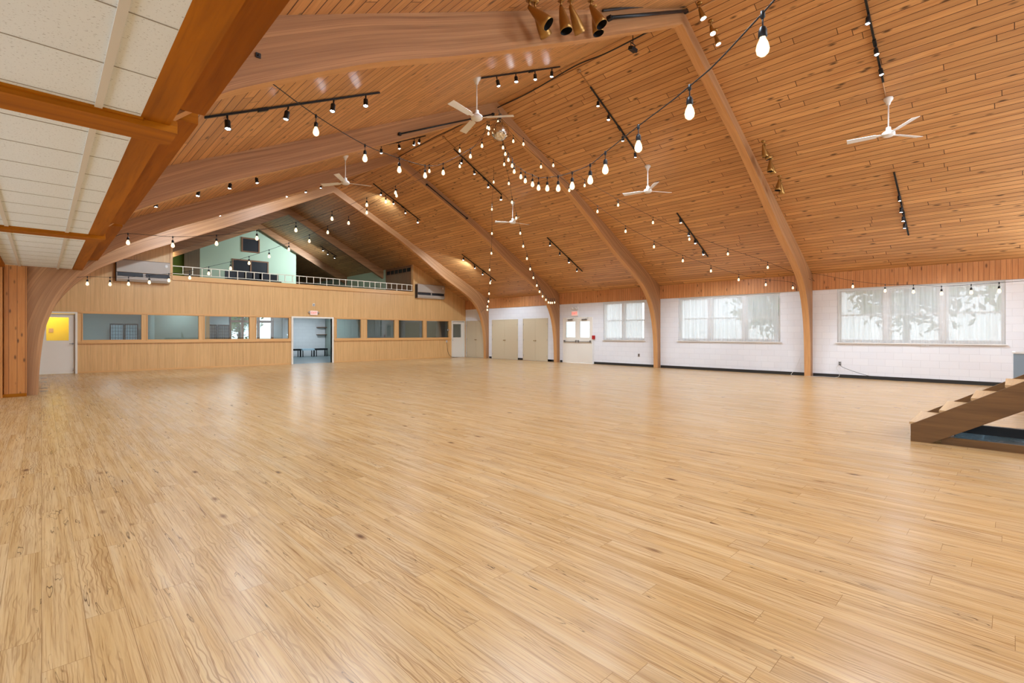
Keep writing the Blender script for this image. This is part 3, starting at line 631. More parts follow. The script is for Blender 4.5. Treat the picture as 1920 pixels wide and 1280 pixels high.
for y0, y1, lb in ((4.17, 4.48, 'orange-stained crossbeam across the tile ceiling under the nearest arch'), (9.62, 9.90, 'orange-stained crossbeam across the tile ceiling under the second arch'), (-1.2, -.9, 'orange-stained crossbeam across the stage end of the tile ceiling')):
    m = MB(); m.box(-4, y0, 2.812, .70, y1, 2.9, 0); m.box(-4, y0 - .03, 2.845, .5, y0, 2.9, 0)
    o = m.build('crossbeam', M['header']); center_on(o, (-1, (y0 + y1) / 2, 2.81)); tag(o, lb, 'beam', 'crossbeams of the aisle ceiling')
# ------------------------------------------------------------------ lobby and gallery beyond the back wall
m = MB(); m.box(-.6, YB + .14, 2.6, 18.0, 30.15, 2.72, 0); struct(m.build('ceiling', M['lobbyw']))
m = MB(); m.box(3.6, YB + .14, 3.30, 14.4, 36, 3.44, 0); struct(m.build('floor', M['lobbyfloor']))
wall_holes(1, 30.0, 30.15, -.6, 18.0, 0, 2.6, [(7.45, 9.7, 0.05, 2.5)], M['lobbyw'], 'wall_lobby')
m = MB(); m.box(1.05, 27.2, 0, 3.3, 27.3, 2.6); struct(m.build('wall_lobby', M['lobbyw']))
m = MB(); m.box(3.3, 24.3, 0, 5.1, 24.4, 2.6); m.box(3.3, 24.4, 0, 3.4, 27.3, 2.6); struct(m.build('wall_lobby', M['greywall']))
m = MB(); m.box(-.6, YB, 0, -.5, 30, 2.6); struct(m.build('wall_lobby', M['lobbyw']))
m = MB(); m.box(5.1, 24.3, 0, 5.25, 24.45, 2.6, 2); struct(m.build('trim_9', M['trimwood']))
m = MB(); m.box(12.75, 25.5, 0, 12.85, 30, 2.6); m.box(12.85, 25.5, 0, 18, 25.6, 2.6); struct(m.build('wall_lobby', M['greywall']))
m = MB(); m.box(-.6, YB + .3, 2.72, -.5, 36, 9); m.box(-.5, 35.9, 2.72, 18, 36, 8.0); struct(m.build('wall_far', M['olive']))
m = MB(); m.box(3.5, YB + .14, 3.44, 3.6, 36, roof(3.6) + .02); struct(m.build('wall_gallery', M['panel']))
m = MB(); m.box(14.4, 25.4, 3.44, 14.5, 36, roof(14.4) + .02); struct(m.build('wall_gallery', M['green']))
m = MB(); m.box(14.39, YB + .14, 3.44, 14.5, 25.4, roof(14.4) + .02, 2); struct(m.build('wall_gallery', M['brownf']))
m = MB(); m.prism([(6.2, 3.44), (11.3, 3.44), (11.3, roof(11.3)), (RX, roof(RX)), (6.2, roof(6.2))], 1, 30.85, 31.0); struct(m.build('wall_gable', M['green']))
m = MB(); m.box(11.2, 31.0, 3.44, 11.3, 35, 6.6); struct(m.build('wall_gable', M['olive']))
m = MB(); m.box(5.48, 30.85, 3.44, 6.2, 30.95, roof(5.48), 2); tag(m.build('panel_door', M['olive']), 'dark olive-brown door left of the mint gable wall', 'door')
m = MB(); m.box(3.6, 31.3, 3.44, 5.6, 31.4, 6.2); struct(m.build('wall_landing', M['lime']))
for (x0, x1, z0, z1, mul) in ((8.24, 9.21, 6.08, 6.92, 0), (7.76, 9.70, 3.95, 5.64, 1)):
    t = struct(empty(nextwin(), (x0, 30.85, z0))); w_, h_ = x1 - x0, z1 - z0; f = MB(); e = .07
    f.box(0, -.05, 0, e, 0, h_, 2); f.box(w_ - e, -.05, 0, w_, 0, h_, 2); f.box(e, -.05, 0, w_ - e, 0, e, 0); f.box(e, -.05, h_ - e, w_ - e, 0, h_, 0)
    if mul: f.box(w_ / 2 - .04, -.05, e, w_ / 2 + .04, 0, h_ - e, 2)
    f.build('window_frame', M['brownf'], t); g = MB(); g.box(e, -.02, e, w_ - e, -.002, h_ - e); g.build('pane', M['darkin'], t)
# louvre grille on the gallery's right side
t = empty('air_grille', (14.385, 24.0, 4.72), 'long dark air grille high in the brown panel at the right end of the gallery', 'grille')
f = MB(); f.box(-.02, -1.32, 0, 0, 1.32, .03); f.box(-.02, -1.32, .24, 0, 1.32, .27)
for k in range(7): f.box(-.02, -1.32 + k * .43, .03, 0, -1.28 + k * .43, .24)
f.build('grille_frame', M['brownf'], t); f = MB(); f.box(-.008, -1.3, .03, 0, 1.3, .24); f.build('backing', M['darkin'], t)
# white gallery railing
t = empty('gallery_railing', (3.62, 22.56, 3.62), 'low cream metal railing along the gallery ledge', 'railing')
f = MB(); f.box(0, -.012, .355, 10.76, .012, .385); f.build('top_rail', M['rail'], t)
f = MB(); f.box(0, -.01, .065, 10.76, .01, .085); f.build('bottom_rail', M['rail'], t)
k = 0
for u in [343,361,379,396,412,429.5,445.5,461,476.5,491.5,506,520.5,534.5,548.5,561,575,588,600.5,612.5,624.5,636.5,648,659.5,671,682,693,703,713.5,724.5,734,744,753.5,763,772]:
    x = atY(u, 520, 22.56).x - 3.62; f = MB(); tall = k % 4 == 2; zz = 0 if tall else .085
    f.box(x - .014, -.012, zz, x + .014, .012, .355); f.build('post', M['rail'], t); k += 1
# dark chairs stacked on the gallery
def gallery_chair(x, y, label):
    t = empty('gallery_chair', (x, y, 3.44), label, 'chair', 'dark chairs lined up on the gallery')
    f = MB(); f.box(-.22, -.22, .40, .22, .22, .46); f.build('seat', M['black'], t)
    f = MB(); f.box(-.22, .19, .52, .22, .23, .82); f.build('backrest', M['black'], t)
    for sx in (-1, 1):
        for sy in (-1, 1):
            f = MB(); f.tube([(sx * .2, sy * .2, 0), (sx * .2, sy * .2, .42 if sy < 0 else .8)], .012, 6); f.build('leg', M['black'], t)
gx = [(434, 'dark chair on the gallery, leftmost behind the railing'), (455, 'dark chair on the gallery, second from the left'), (470, 'dark chair on the gallery, third from the left'), (485, 'dark chair on the gallery, third from the right'), (498, 'dark chair on the gallery, second from the right'), (516, 'dark chair on the gallery standing apart, rightmost')]
for u, lb in gx: gallery_chair(atY(u, 515, 25.0).x, 25.0, lb)
# wall mounted air conditioners on the back wall
def ac(x0, x1, z0, z1, label):
    t = empty('air_conditioner', ((x0 + x1) / 2, YB, z0), label, 'air conditioner', 'air conditioners on the panelled back wall'); w_, h_ = (x1 - x0) / 2, z1 - z0
    f = MB(); f.prism([(-.26, h_ * .42), (-.26, h_ - .03), (-.22, h_), (0, h_), (0, 0), (-.20, 0), (-.25, h_ * .10), (-.25, h_ * .22), (-.20, h_ * .24), (-.20, h_ * .40)], 0, -w_, w_); f.build('cabinet', M['ac'], t)
    for s_, a_, b_ in ((0, -w_ + .03, -.03), (1, .06, w_ - .03)):
        f = MB(); f.box(a_, -.225, h_ * .24, b_, -.20, h_ * .40); f.build('louver', M['acdark'], t)
    f = MB(); f.box(-w_ - .012, -.24, 0, -w_, 0, h_ * .95); f.build('side_panel', M['acdark'], t)
    f = MB(); f.lathe([(0, 0), (.06, 0), (.06, .004), (0, .004)], (w_ - .12, -.262, h_ * .80), (0, 1, 0), 16); f.build('badge', M['white'], t)
ac(1.92, 3.50, 3.27, 4.06, 'beige air conditioner left of the gallery opening')
ac(14.52, 16.30, 3.30, 4.06, 'beige air conditioner right of the gallery opening')
# ------------------------------------------------------------------ lobby furniture seen through the panes
def shoji(x, y, w_, hgt, label):
    t = empty('folding_screen', (x, y, 0), label, 'screen', 'black framed paper screens')
    for s_ in (-1, 1):
        f = MB(); c = s_ * w_ / 4; a = w_ / 4 - .01
        f.box(c - a, -.015, .02, c - a + .04, .015, hgt); f.box(c + a - .04, -.015, .02, c + a, .015, hgt)
        f.box(c - a, -.015, .02, c + a, .015, .08); f.box(c - a, -.015, hgt - .05, c + a, .015, hgt)
        for k in range(1, 5): xx = c - a + 2 * a * k / 5; f.box(xx - .006, -.012, .08, xx + .006, .012, hgt - .05)
        for k in range(1, 12): zz = .08 + (hgt - .13) * k / 12; f.box(c - a, -.012, zz - .006, c + a, .012, zz + .006)
        fo = f.build('screen_frame', M['black'], t)
        g = MB(); g.box(c - a + .03, -.003, .06, c + a - .03, .003, hgt - .04); g.build('paper', M['shoji'], fo)
shoji(2.55, 26.6, .98, 1.80, 'black framed paper folding screen seen through the leftmost pane')
shoji(5.68, 24.95, 1.0, 1.78, 'black framed paper folding screen seen through the third pane from the left')
def stool(x, y, mat, label):
    t = empty('padded_stool', (x, y, 0), label, 'stool', 'padded stools in the lobby')
    f = MB(); f.box(-.36, -.2, .38, .36, .2, .48); f.build('seat', mat, t)
    for sx in (-1, 1):
        for sy in (-1, 1):
            f = MB(); f.box(sx * .32 - .02, sy * .16 - .02, 0, sx * .32 + .02, sy * .16 + .02, .38); f.build('leg', M['black'], t)
stool(10.55, 29.2, M['black'], 'black padded stool at the left edge of the lobby doorway')
stool(11.35, 29.2, M['shoji'], 'white padded stool in the middle of the lobby doorway')
stool(12.15, 29.2, M['black'], 'black padded stool seen in the lobby doorway, right of the white one')
m = MB(); m.box(12.75, 29.9, 0, 13.4, 30.0, 2.6); struct(m.build('wall_lobby', M['lobbyw']))
m = MB(); m.box(10.2, 29.93, 0, 12.74, 29.995, 2.58); struct(m.build('wall_lobby', M['block']))
t = empty('closet_shelf', (12.2, 29.98, 0), 'brown open closet shelves at the right of the lobby doorway', 'shelf')
for z_ in (1.3, 1.75): f = MB(); f.box(-.02, -.30, z_, .55, -.012, z_ + .03); f.build('shelf_board', M['brownf'], t)
f = MB(); f.box(-.02, -.012, 1.0, .55, 0, 2.3); f.build('back_panel', M['olive'], t)
# lobby window wall with trees outside
t = struct(empty(nextwin(), (7.45, 30.0, .05)), 'lobby window wall with dark brown mullions and trees outside')
f = MB()
for x in (0, .62, 1.45, 2.2): f.box(x - .05, 0, 0, x + .07, .14, 2.45)
f.box(0, 0, 1.95, 2.25, .14, 2.07); f.box(0, 0, 2.38, 2.25, .14, 2.45); f.box(0, 0, 0, 2.25, .14, .08); f.build('window_frame', M['brownf'], t)
g = MB(); g.box(0, .06, 0, 2.25, .066, 2.4); g.build('pane', M['glass'], t)
m = MB(); m.box(-40, -30, -.3, 70, 80, -.14); struct(m.build('ground', M['grass']))
m = MB(); m.box(23, -30, -.14, 45, 80, -.10); struct(m.build('ground', M['asphalt']))
def tree(x, y, hgt, rad, mat, label, n=900, ls=.16, seed=1):
    rs = random.Random(seed); t = empty('tree', (x, y, -.14), label, 'tree', 'trees outside the windows')
    f = MB(); f.tube([(0, 0, 0), (.08, .05, hgt * .35), (-.05, .05, hgt * .7)], .16, 8, True, .05)
    for k in range(6):
        a = k * 1.05; f.tube([(0.05, .05, hgt * (.3 + .05 * k)), (math.cos(a) * rad * .6, math.sin(a) * rad * .6, hgt * (.5 + .06 * k))], .05, 5, False, .02)
    f.build('trunk', M['bark'], t); f = MB()
    for k in range(n):
        th, ph_ = rs.uniform(0, 6.28), rs.uniform(-1, 1); rr = rad * rs.uniform(.35, 1) * (1 + .2 * math.sin(th * 3)); q = math.sqrt(1 - ph_ * ph_)
        c = Vector((math.cos(th) * q * rr, math.sin(th) * q * rr, hgt * .62 + ph_ * rr * hgt / rad * .36))
        a = Vector((rs.uniform(-1, 1), rs.uniform(-1, 1), rs.uniform(-1, 1))).normalized(); b_ = a.orthogonal().normalized(); s_ = ls * rs.uniform(.6, 1.3)
        f.face([c - a * s_, c + b_ * s_ * .5, c + a * s_, c - b_ * s_ * .5])
    f.build('foliage', mat, t, merge=False)
tree(8.6, 39.0, 4.2, 1.7, M['leaf'], 'bright green tree outside the lobby window wall', 1800, .14, 3)
tree(10.9, 41.5, 4.6, 1.8, M['leafd'], 'darker green tree outside the lobby window, right of the bright one', 1500, .15, 4)
tree(24.5, 7.6, 5.2, 2.3, M['leafd'], 'green tree outside the middle three-part window', 1400, .2, 5)
tree(25.5, 3.0, 6.0, 2.4, M['leafd'], 'dark green tree outside the left sash of the window nearest the stairs', 1600, .2, 6)
tree(25.0, -1.2, 5.0, 2.2, M['leaf'], 'yellow-green tree outside the right sash of the window nearest the stairs', 1500, .2, 7)
# ------------------------------------------------------------------ signs and small wall things
def text_mesh(name, s, size, mat, parent, loc, rot, ext=.002):
    cu = bpy.data.curves.new(name, 'FONT'); cu.body = s; cu.size = size; cu.extrude = ext; cu.align_x = 'CENTER'; cu.align_y = 'CENTER'; cu.resolution_u = 2
    o = bpy.data.objects.new(name, cu); COL.objects.link(o); dg = bpy.context.evaluated_depsgraph_get()
    me = bpy.data.meshes.new_from_object(o.evaluated_get(dg)); bpy.data.objects.remove(o); bpy.data.curves.remove(cu)
    me.name = name; me.materials.clear(); me.materials.append(mat)
    q = bpy.data.objects.new(name, me); COL.objects.link(q); q.parent = parent; q.location = loc; q.rotation_euler = rot; return q
t = empty('exit_sign', (9.03, YB, 2.23), 'small red-lettered EXIT sign above the open lobby doorway', 'exit sign', 'exit signs')
f = MB(); f.box(-.17, -.05, 0, .17, 0, .2); f.build('housing', M['white'], t); f = MB(); f.box(-.15, -.055, .015, .15, -.05, .185); f.build('face', M['pinkexit'], t)
text_mesh('lettering', 'EXIT', .13, M['exittext'], t, (0, -.057, .1), (math.pi / 2, 0, 0))
for sx in (-1, 1): f = MB(); f.lathe([(0, 0), (.045, .0), (.05, .03), (.03, .07), (0, .08)], (sx * .21, -.06, .12), (0, 1, 0), 12); f.build('emergency_lamp', M['ac'], t)
t = empty('exit_sign', (18.0, 14.30, 2.20), 'red-lettered EXIT sign above the cream exit doors', 'exit sign', 'exit signs')
f = MB(); f.box(-.05, -.19, 0, 0, .19, .24); f.build('housing', M['white'], t); f = MB(); f.box(-.055, -.17, .02, -.05, .17, .22); f.build('face', M['pinkexit'], t)
text_mesh('lettering', 'EXIT', .15, M['exittext'], t, (-.057, 0, .12), (math.pi / 2, 0, -math.pi / 2))
t = empty('emergency_light', (18.0, 14.30, 2.50), 'white two-headed emergency light above the exit sign on the block wall', 'emergency light')
f = MB(); f.prism([(-.14, 0), (.14, 0), (.2, .05), (.17, .12), (-.17, .12), (-.2, .05)], 0, -.07, 0); f.build('housing', M['white'], t)
for sy in (-1, 1): f = MB(); f.lathe([(0, 0), (.05, 0), (.05, .03), (.03, .06), (0, .06)], (-.12, sy * .1, .05), (1, 0, 0), 12); f.build('lamp_head', M['white'], t)
t = empty('alarm_strobe', (9.03, YB, 2.64), 'tiny white alarm box high on the panelled wall above the lobby doorway', 'alarm')
f = MB(); f.box(-.05, -.04, 0, .05, 0, .12); f.build('housing', M['white'], t); f = MB(); f.box(-.025, -.05, .03, .025, -.04, .09); f.build('lens', M['glass'], t)
t = empty('fire_alarm', (18.0, 13.22, 1.12), 'red fire alarm pull box right of the exit doors with white conduit', 'fire alarm')
f = MB(); f.box(-.06, -.07, 0, 0, .07, .17); f.build('pull_box', M['red'], t); f = MB(); f.box(-.025, -.015, -1.12, 0, .015, 0); f.build('conduit', M['white'], t)
def outlet(loc, axis, mat, label):
    t = empty('wall_outlet', loc, label, 'outlet', 'wall outlets'); f = MB(); g = MB()
    if axis == 0: f.box(-.012, -.04, -.06, 0, .04, .06); g.box(-.016, -.015, .01, -.012, .015, .04); g.box(-.016, -.015, -.04, -.012, .015, -.01)
    else: f.box(-.04, -.012, -.06, .04, 0, .06); g.box(-.015, -.016, .01, .015, -.012, .04); g.box(-.015, -.016, -.04, .015, -.012, -.01)
    f.build('cover_plate', mat, t); g.build('socket', M['black'], t); return t
outlet((18, 10.91, .47), 0, M['steel'], 'steel wall outlet under the narrow curtained window')
outlet((18, 3.77, .44), 0, M['steel'], 'steel wall outlet right of the nearest arch with cords plugged in')
outlet((16.62, YB, .93), 1, M['white'], 'white wall outlet below the rightmost pane of the panelled wall')
def cordobj(name, pts, r, mat, label, cat='cord', k=6):
    f = MB(); f.tube(smoothline(pts, k), r, 6); o = f.build(name, mat); center_on(o, pts[0]); tag(o, label, cat); return o
cordobj('power_cord', [(17.98, 3.76, .42), (17.93, 3.7, .34), (17.9, 3.4, .22), (17.9, 3.0, .1), (17.93, 2.6, .012), (17.9, 2.0, .008)], .006, M['cable'], 'black cord running right from the outlet by the nearest arch')
cordobj('power_cord', [(17.98, 3.80, .40), (17.95, 3.85, .3), (17.93, 3.78, .15), (17.9, 3.82, .01), (17.85, 4.3, .008), (17.6, 5.0, .008), (17.9, 5.0, .2), (17.93, 4.85, .6)], .006, M['cablew'], 'white cord from the outlet looping behind the nearest arch foot')
cordobj('power_cord', [(16.6, YB - .02, .9), (16.62, YB - .05, .7), (16.7, YB - .03, .3), (16.9, YB - .06, .05), (17.4, YB - .08, .01)], .008, M['cable'], 'dark cord hanging from the white outlet by the right end door')
t = empty('security_camera', (16.68, YB, 1.58), 'small black and white camera at the rightmost pane', 'camera'); f = MB(); f.lathe([(0, 0), (.04, 0), (.05, .04), (.03, .09), (0, .1)], (0, -.1, 0), (0, 1, 0), 12); f.build('housing', M['white'], t); f = MB(); f.lathe([(0, 0), (.03, 0), (.03, .01), (0, .01)], (0, -.108, 0), (0, 1, 0), 12); f.build('lens', M['black'], t)
for k, (v, lb) in enumerate(((708.5, 'farthest'), (716, 'second farthest'), (727.5, 'second nearest'), (733, 'nearest'))):
    p = atZ(82, v, 0); f = MB(); f.box(-.07, -.10, 0, .07, .10, .006); o = f.build('floor_plate', M['steel']); o.location = p
    tag(o, 'small metal floor plate right of the left arch leg, %s of the four' % lb, 'floor plate', 'metal floor plates by the left arch leg')
# small bolt plate on the nearest arch
p = atY(484, 104, 4.515); f = MB(); f.box(-.02, -.008, -.02, .02, 0, .02); f.lathe([(0, -.02), (.008, -.02), (.008, -.008)], (0, 0, 0), (0, 1, 0), 8); o = f.build('bolt_plate', M['black']); o.location = p; tag(o, 'small black bolt plate on the left face of the nearest arch', 'bolt')
# ------------------------------------------------------------------ stage stairs on the right
t = empty('stage_stairs', (8.6, .0, 0), 'short wooden stage stairs with thick side boards at the right edge', 'stairs')
def stringer(x0, x1, mat):
    f = MB(); s_ = .618
    top = lambda y: .214 + s_ * (.91 - y); yb = -1.2
    f.prism([(.91, 0), (.72, 0), (yb, (.72 - yb) * .613), (yb, top(yb)), (.91, .214)], 0, x0 - 8.6, x1 - 8.6, 1); f.build('side_board', mat, t)
stringer(8.02, 8.07, M['step']); stringer(9.26, 9.31, M['step'])
for k in range(5):
    z = .24 + k * .18; yf = .93 - k * .29
    f = MB(); f.box(8.07 - 8.6, yf - .29, z - .03, 9.26 - 8.6, yf, z, 0); f.build('tread', M['stepl'], t)
    f = MB(); f.box(8.07 - 8.6, yf - .03, max(0, z - .18), 9.26 - 8.6, yf - .012, z - .03, 0); f.build('riser', M['blue'] if False else M['white'], t)
t = empty('stair_plinth', (8.6, -.2, 0), 'low brown-edged plinth with blue-grey top lying under the stage stairs', 'plinth')
f = MB(); f.box(-.52, -1.4, 0, -.48, .82, .09, 1); f.build('edge_board', M['step'], t)
f = MB(); f.box(-.48, -1.4, .03, .25, .72, .055); f.build('top_panel', M['slate'], t)
f = MB(); f.box(.25, -1.4, 0, .33, .75, .17); f.build('back_rail', M['black'], t)
t = empty('stage', (13, -4.2, 0), 'wooden stage platform beyond the stairs', 'stage'); f = MB(); f.box(-5.2, -2.7, .0, 4.9, 3.0, 1.0); f.build('platform', M['step'], t)
p = atX(1900, 660, 15.0); f = MB()
t = empty('storage_bin', (15.3, p.y - .35, 0), 'pale blue-grey box with a white rim at the right edge by the block wall', 'box')
f.box(-.3, -.6, 0, .4, .35, p.z - .03); f.build('body', M['blue'], t); f = MB(); f.box(-.32, -.62, p.z - .03, -.27, .37, p.z); f.box(.37, -.62, p.z - .03, .42, .37, p.z); f.box(-.27, .32, p.z - .03, .37, .37, p.z); f.build('rim', M['white'], t)
f = MB(); f.box(-.27, -.6, p.z - .03, .37, .32, p.z - .015); f.build('lid', M['slate'], t)
# ------------------------------------------------------------------ ceiling fans
def fan(cx, cy, hubz, tips, label):
    zt = roof(cx); t = empty('ceiling_fan', (cx, cy, zt), label, 'ceiling fan', 'white three-blade ceiling fans')
    f = MB(); f.lathe([(.0, 0), (.085, .02), (.08, -.02), (.045, -.07), (.03, -.12), (0.0, -.12)], (0, 0, 0), (0, 0, 1), 16); f.build('canopy', M['white'], t)
    d = hubz - zt
    f = MB(); f.tube([(0, 0, -.1), (0, 0, d + .06)], .013, 10); f.build('downrod', M['white'], t)
    f = MB(); f.lathe([(0, .14), (.04, .14), (.05, .06), (.09, .05), (.115, .02), (.115, -.02), (.08, -.045), (0, -.05)], (0, 0, d), (0, 0, 1), 20); f.build('motor', M['white'], t)
    for u, v in tips:
        q = atZ(u, v, hubz); dv = Vector((q.x - cx, q.y - cy, 0)); L = min(max(dv.length, .62), .78); dv.normalize(); s_ = Vector((-dv.y, dv.x, 0)); up = Vector((0, 0, 1))
        f = MB(); tilt = (s_ + up * .22).normalized(); nn = dv.cross(tilt)
        for (r0, r1, w0, w1) in ((.09, .2, .02, .035), (.2, L, .06, .075)):
            A = [dv * r0 - tilt * w0, dv * r0 + tilt * w0, dv * r1 + tilt * w1, dv * r1 - tilt * w1]; off = Vector((0, 0, d)); th = nn * .004
            lo = [a + off - th for a in A]; hi = [a + off + th for a in A]
            f.face(lo); f.face(list(reversed(hi)))
            for i in range(4): j = (i + 1) % 4; f.face([lo[i], lo[j], hi[j], hi[i]])
        f.build('blade', M['white'], t)
fan(12.33, 1.75, 5.42, [(1588, 267), (1720, 218), (1724, 257)], 'white ceiling fan on the right slope nearest the camera')
fan(12.35, 7.2, 5.42, [(1169, 365), (1232, 341), (1257, 361)], 'white ceiling fan on the right slope above the middle window bay')
fan(12.3, 12.65, 5.42, [(928, 416), (975, 403), (990, 421)], 'white ceiling fan on the right slope behind the hanging bulb strings')
fan(6.14, 7.33, 5.62, [(843, 190), (963, 217), (868, 248)], 'white ceiling fan on the left slope beside the mirror ball')
fan(6.2, 13.2, 5.66, [(604, 347), (696, 349), (628, 323)], 'white ceiling fan on the left slope in front of the gallery')
# thin tan conduits from the ridge down to the fans
for cx, cy, lb in ((12.33, 1.75, 'nearest the camera'), (12.35, 7.2, 'above the middle window bay'), (12.3, 12.65, 'behind the hanging bulb strings')):
    f = MB(); f.tube([(RX + .15, cy + .03, roof(RX + .15) - .012), (cx, cy + .03, roof(cx) - .012)], .011, 6); f.lathe([(0, -.03), (.05, -.03), (.05, 0)], (RX + .2, cy + .03, roof(RX + .2)), (0, 0, 1), 12)
    o = f.build('conduit', M['tan']); center_on(o, (RX + .2, cy, roof(RX + .2))); tag(o, 'thin tan conduit running down the planks to the right-slope fan ' + lb, 'conduit', 'tan conduits to the fans')
f = MB(); f.tube([(RX + .12, -2, roof(RX + .12) - .012), (RX + .12, 22, roof(RX + .12) - .012)], .011, 6); o = f.build('conduit', M['tan']); center_on(o, (RX, 5, 7.7)); tag(o, 'long tan conduit following the roof ridge', 'conduit')
cordobj('ridge_cable', [(RX, 4.7, 7.66), (RX - .05, 6.2, 7.60), (RX, 7.2, 7.70), (RX - .04, 8.6, 7.58), (RX, 9.9, 7.62)], .014, M['cable'], 'black cable sagging along the roof ridge between the two nearest arches')
cordobj('ridge_cable', [(RX, 10.1, 7.62), (RX - .3, 11.6, 7.45), (RX - .1, 13, 7.6), (RX, 15.2, 7.6)], .012, M['cable'], 'black cable sagging along the ridge behind the mirror ball')
def facepipe(pa, pb, Y, r, label):
    a = atY(pa[0], pa[1], Y - r - .03); b_ = atY(pb[0], pb[1], Y - r - .03); f = MB(); f.tube([a, b_], r, 8)
    for q in (a, b_): f.box(q.x - .03, q.y - .02, q.z - .03, q.x + .03, Y, q.z + .03)
    o = f.build('black_pipe', M['black']); center_on(o, a); tag(o, label, 'pipe', 'black pipes clamped to the arches')
facepipe((750, 251), (925, 214), 9.92, .018, 'black pipe along the left side of the arch above the mirror ball')
facepipe((801, 346), (876, 409), 15.24, .02, 'black pipe along the right side of the third arch')
facepipe((1145, 33), (1288, 20), 4.52, .03, 'black pipe near the peak of the nearest arch')
facepipe((1350, 104), (1418, 264), 4.52, .022, 'black pipe down the right side of the nearest arch')
cordobj('arch_cable', [atY(1308, 12, 4.47), atY(1326, 60, 4.47), atY(1350, 130, 4.47), atY(1374, 188, 4.47), atY(1400, 250, 4.47)], .012, M['cable'], 'black cable running beside the pipe on the nearest arch')
cordobj('arch_cable', [atY(1130, 20, 4.47), atY(1180, 14, 4.47), atY(1240, 10, 4.47), atY(1294, 12, 4.47)], .02, M['cable'], 'bundled black cable at the top left of the nearest arch peak')
# ------------------------------------------------------------------ track lights
def mk_head():
    t = empty('spot_head', (0, 0, 0))
    f = MB(); f.tube([(0, 0, 0), (0, 0, -.05)], .012, 8); f.tube([(0, 0, -.05), (.03, 0, -.09), (.03, 0, -.12)], .008, 6); f.build('yoke', M['black'], t)
    f = MB(); f.lathe([(0, -.08), (.034, -.08), (.036, -.09), (.036, -.17), (.043, -.19), (.043, -.20), (.037, -.20), (.034, -.185)], (0, 0, 0), (0, 0, 1), 14); f.build('lamp_can', M['black'], t)
    f = MB(); f.lathe([(.0, -.207), (.022, -.203), (.036, -.187)], (0, 0, 0), (0, 0, 1), 14); f.build('lamp_lens', M['led'], t); return t
HEAD = None
spotL = bpy.data.lights.new('track_spot', 'SPOT'); spotL.energy = SPOT_W; spotL.spot_size = math.radians(135); spotL.spot_blend = .6; spotL.shadow_soft_size = .05; spotL.color = (.80, .955, 1.10)
spotR = spotL.copy(); spotR.energy = SPOT_W * 1.3; spotG = spotL.copy(); spotG.energy = 330; spotG.spot_size = math.radians(120)
def track(Y, x0, x1, heads, label, lit=None, coup=None, aim=None, tilt=0):
    """rail on the roof slope at y = Y; heads: x positions"""
    s = -SR if x0 >= RX else SL; zm = roof((x0 + x1) / 2); cx = (x0 + x1) / 2
    t = empty('track_light', (cx, Y, zm), label, 'track light', 'black track lights on the plank ceiling')
    f = MB(); d = Vector((1, 0, s)).normalized(); L = math.hypot(x1 - x0, s * (x1 - x0)) / 2
    f.obox((0, 0, -.022), d, (0, 1, 0), d.cross(Vector((0, 1, 0))), L, .017, .012)
    f.obox((coup or .25, 0, -.03 + s * (coup or .25)), d, (0, 1, 0), d.cross(Vector((0, 1, 0))), .07, .026, .02)
    f.build('rail', M['black'], t)
    for i, x in enumerate(heads):
        h = mk_head() if mk_head.p is None else copy_tree(mk_head.p, None)
        if mk_head.p is None: mk_head.p = h
        h.parent = t; zz = roof(x) - zm - .03; h.location = (x - cx, 0, zz); rr = random.uniform(-.25, .25)
        h.rotation_euler = (random.uniform(-.2, .2), random.uniform(-.2, .2), random.uniform(0, 6))
        if i % 2: continue
        sp = bpy.data.objects.new('track_spot', spotL); COL.objects.link(sp); xm = (x + heads[min(i + 1, len(heads) - 1)]) / 2; sp.location = (xm, Y, roof(xm) - .27)
        sp.rotation_euler = (random.uniform(-.15, .15), random.uniform(-.15, .15), 0)
        if tilt and i % 4 == 0: sp.rotation_euler = (math.radians(tilt), 0, 0)
        if Y > 17: sp.data = spotR
        if aim:
            sp.data = spotG; sp.rotation_euler = (Vector(aim) - sp.location).to_track_quat('-Z', 'Y').to_euler()
mk_head.p = None
def xs(Y, us): return [max(min(atY(u, 300, Y).x, 99), -99) for u in us]
track(7.30, 1.52, 4.02, xs(7.3, (426, 541, 626, 686)), 'black track with four lit heads low on the left slope, first bay', coup=-.55)
track(7.30, 6.2, 8.62, xs(7.3, (931, 967, 1003, 1035)), 'black track with four lit heads high on the left slope, first bay')
track(12.75, 1.5, 4.0, xs(12.75, (293, 373, 433, 480)), 'black track with four lit heads low on the left slope, second bay')
track(12.75, 6.2, 8.6, xs(12.75, (715, 747, 777)) + [8.4], 'black track with lit heads high on the left slope, second bay')
track(18.1, 1.5, 4.0, xs(18.1, (343, 380, 412)), 'black track with lit heads low on the left slope, third bay', tilt=58)
track(18.1, 6.2, 8.6, xs(18.1, (540, 573, 602)), 'black track with lit heads high on the left slope, third bay', tilt=58)
track(7.22, 9.68, 11.72, xs(7.22, (1122, 1141, 1168, 1190)), 'black track with four lit heads high on the right slope, above the middle fan')
track(7.30, 14.26, 16.48, xs(7.3, (1274, 1291, 1302, 1317)), 'black track with four lit heads low on the right slope, above the middle window')
track(12.75, 9.7, 11.85, xs(12.75, (867, 888, 915, 940)), 'black track with four lit heads high on the right slope, behind the mirror ball')
track(12.72, 14.25, 16.5, xs(12.72, (1031, 1050, 1065, 1082)), 'black track with four lit heads low on the right slope, above the exit doors')
track(18.05, 9.65, 11.9, xs(18.05, (715, 737, 759, 782)), 'black track with four lit heads high on the right slope, third bay', tilt=58)
track(18.15, 14.29, 16.45, xs(18.15, (870, 889, 905, 920)), 'black track with four lit heads low on the right slope, above the closet doors', tilt=58)
track(1.77, 9.7, 11.9, xs(1.77, (1612, 1628, 1641, 1649)), 'black track with lit heads high on the right slope, nearest the camera')
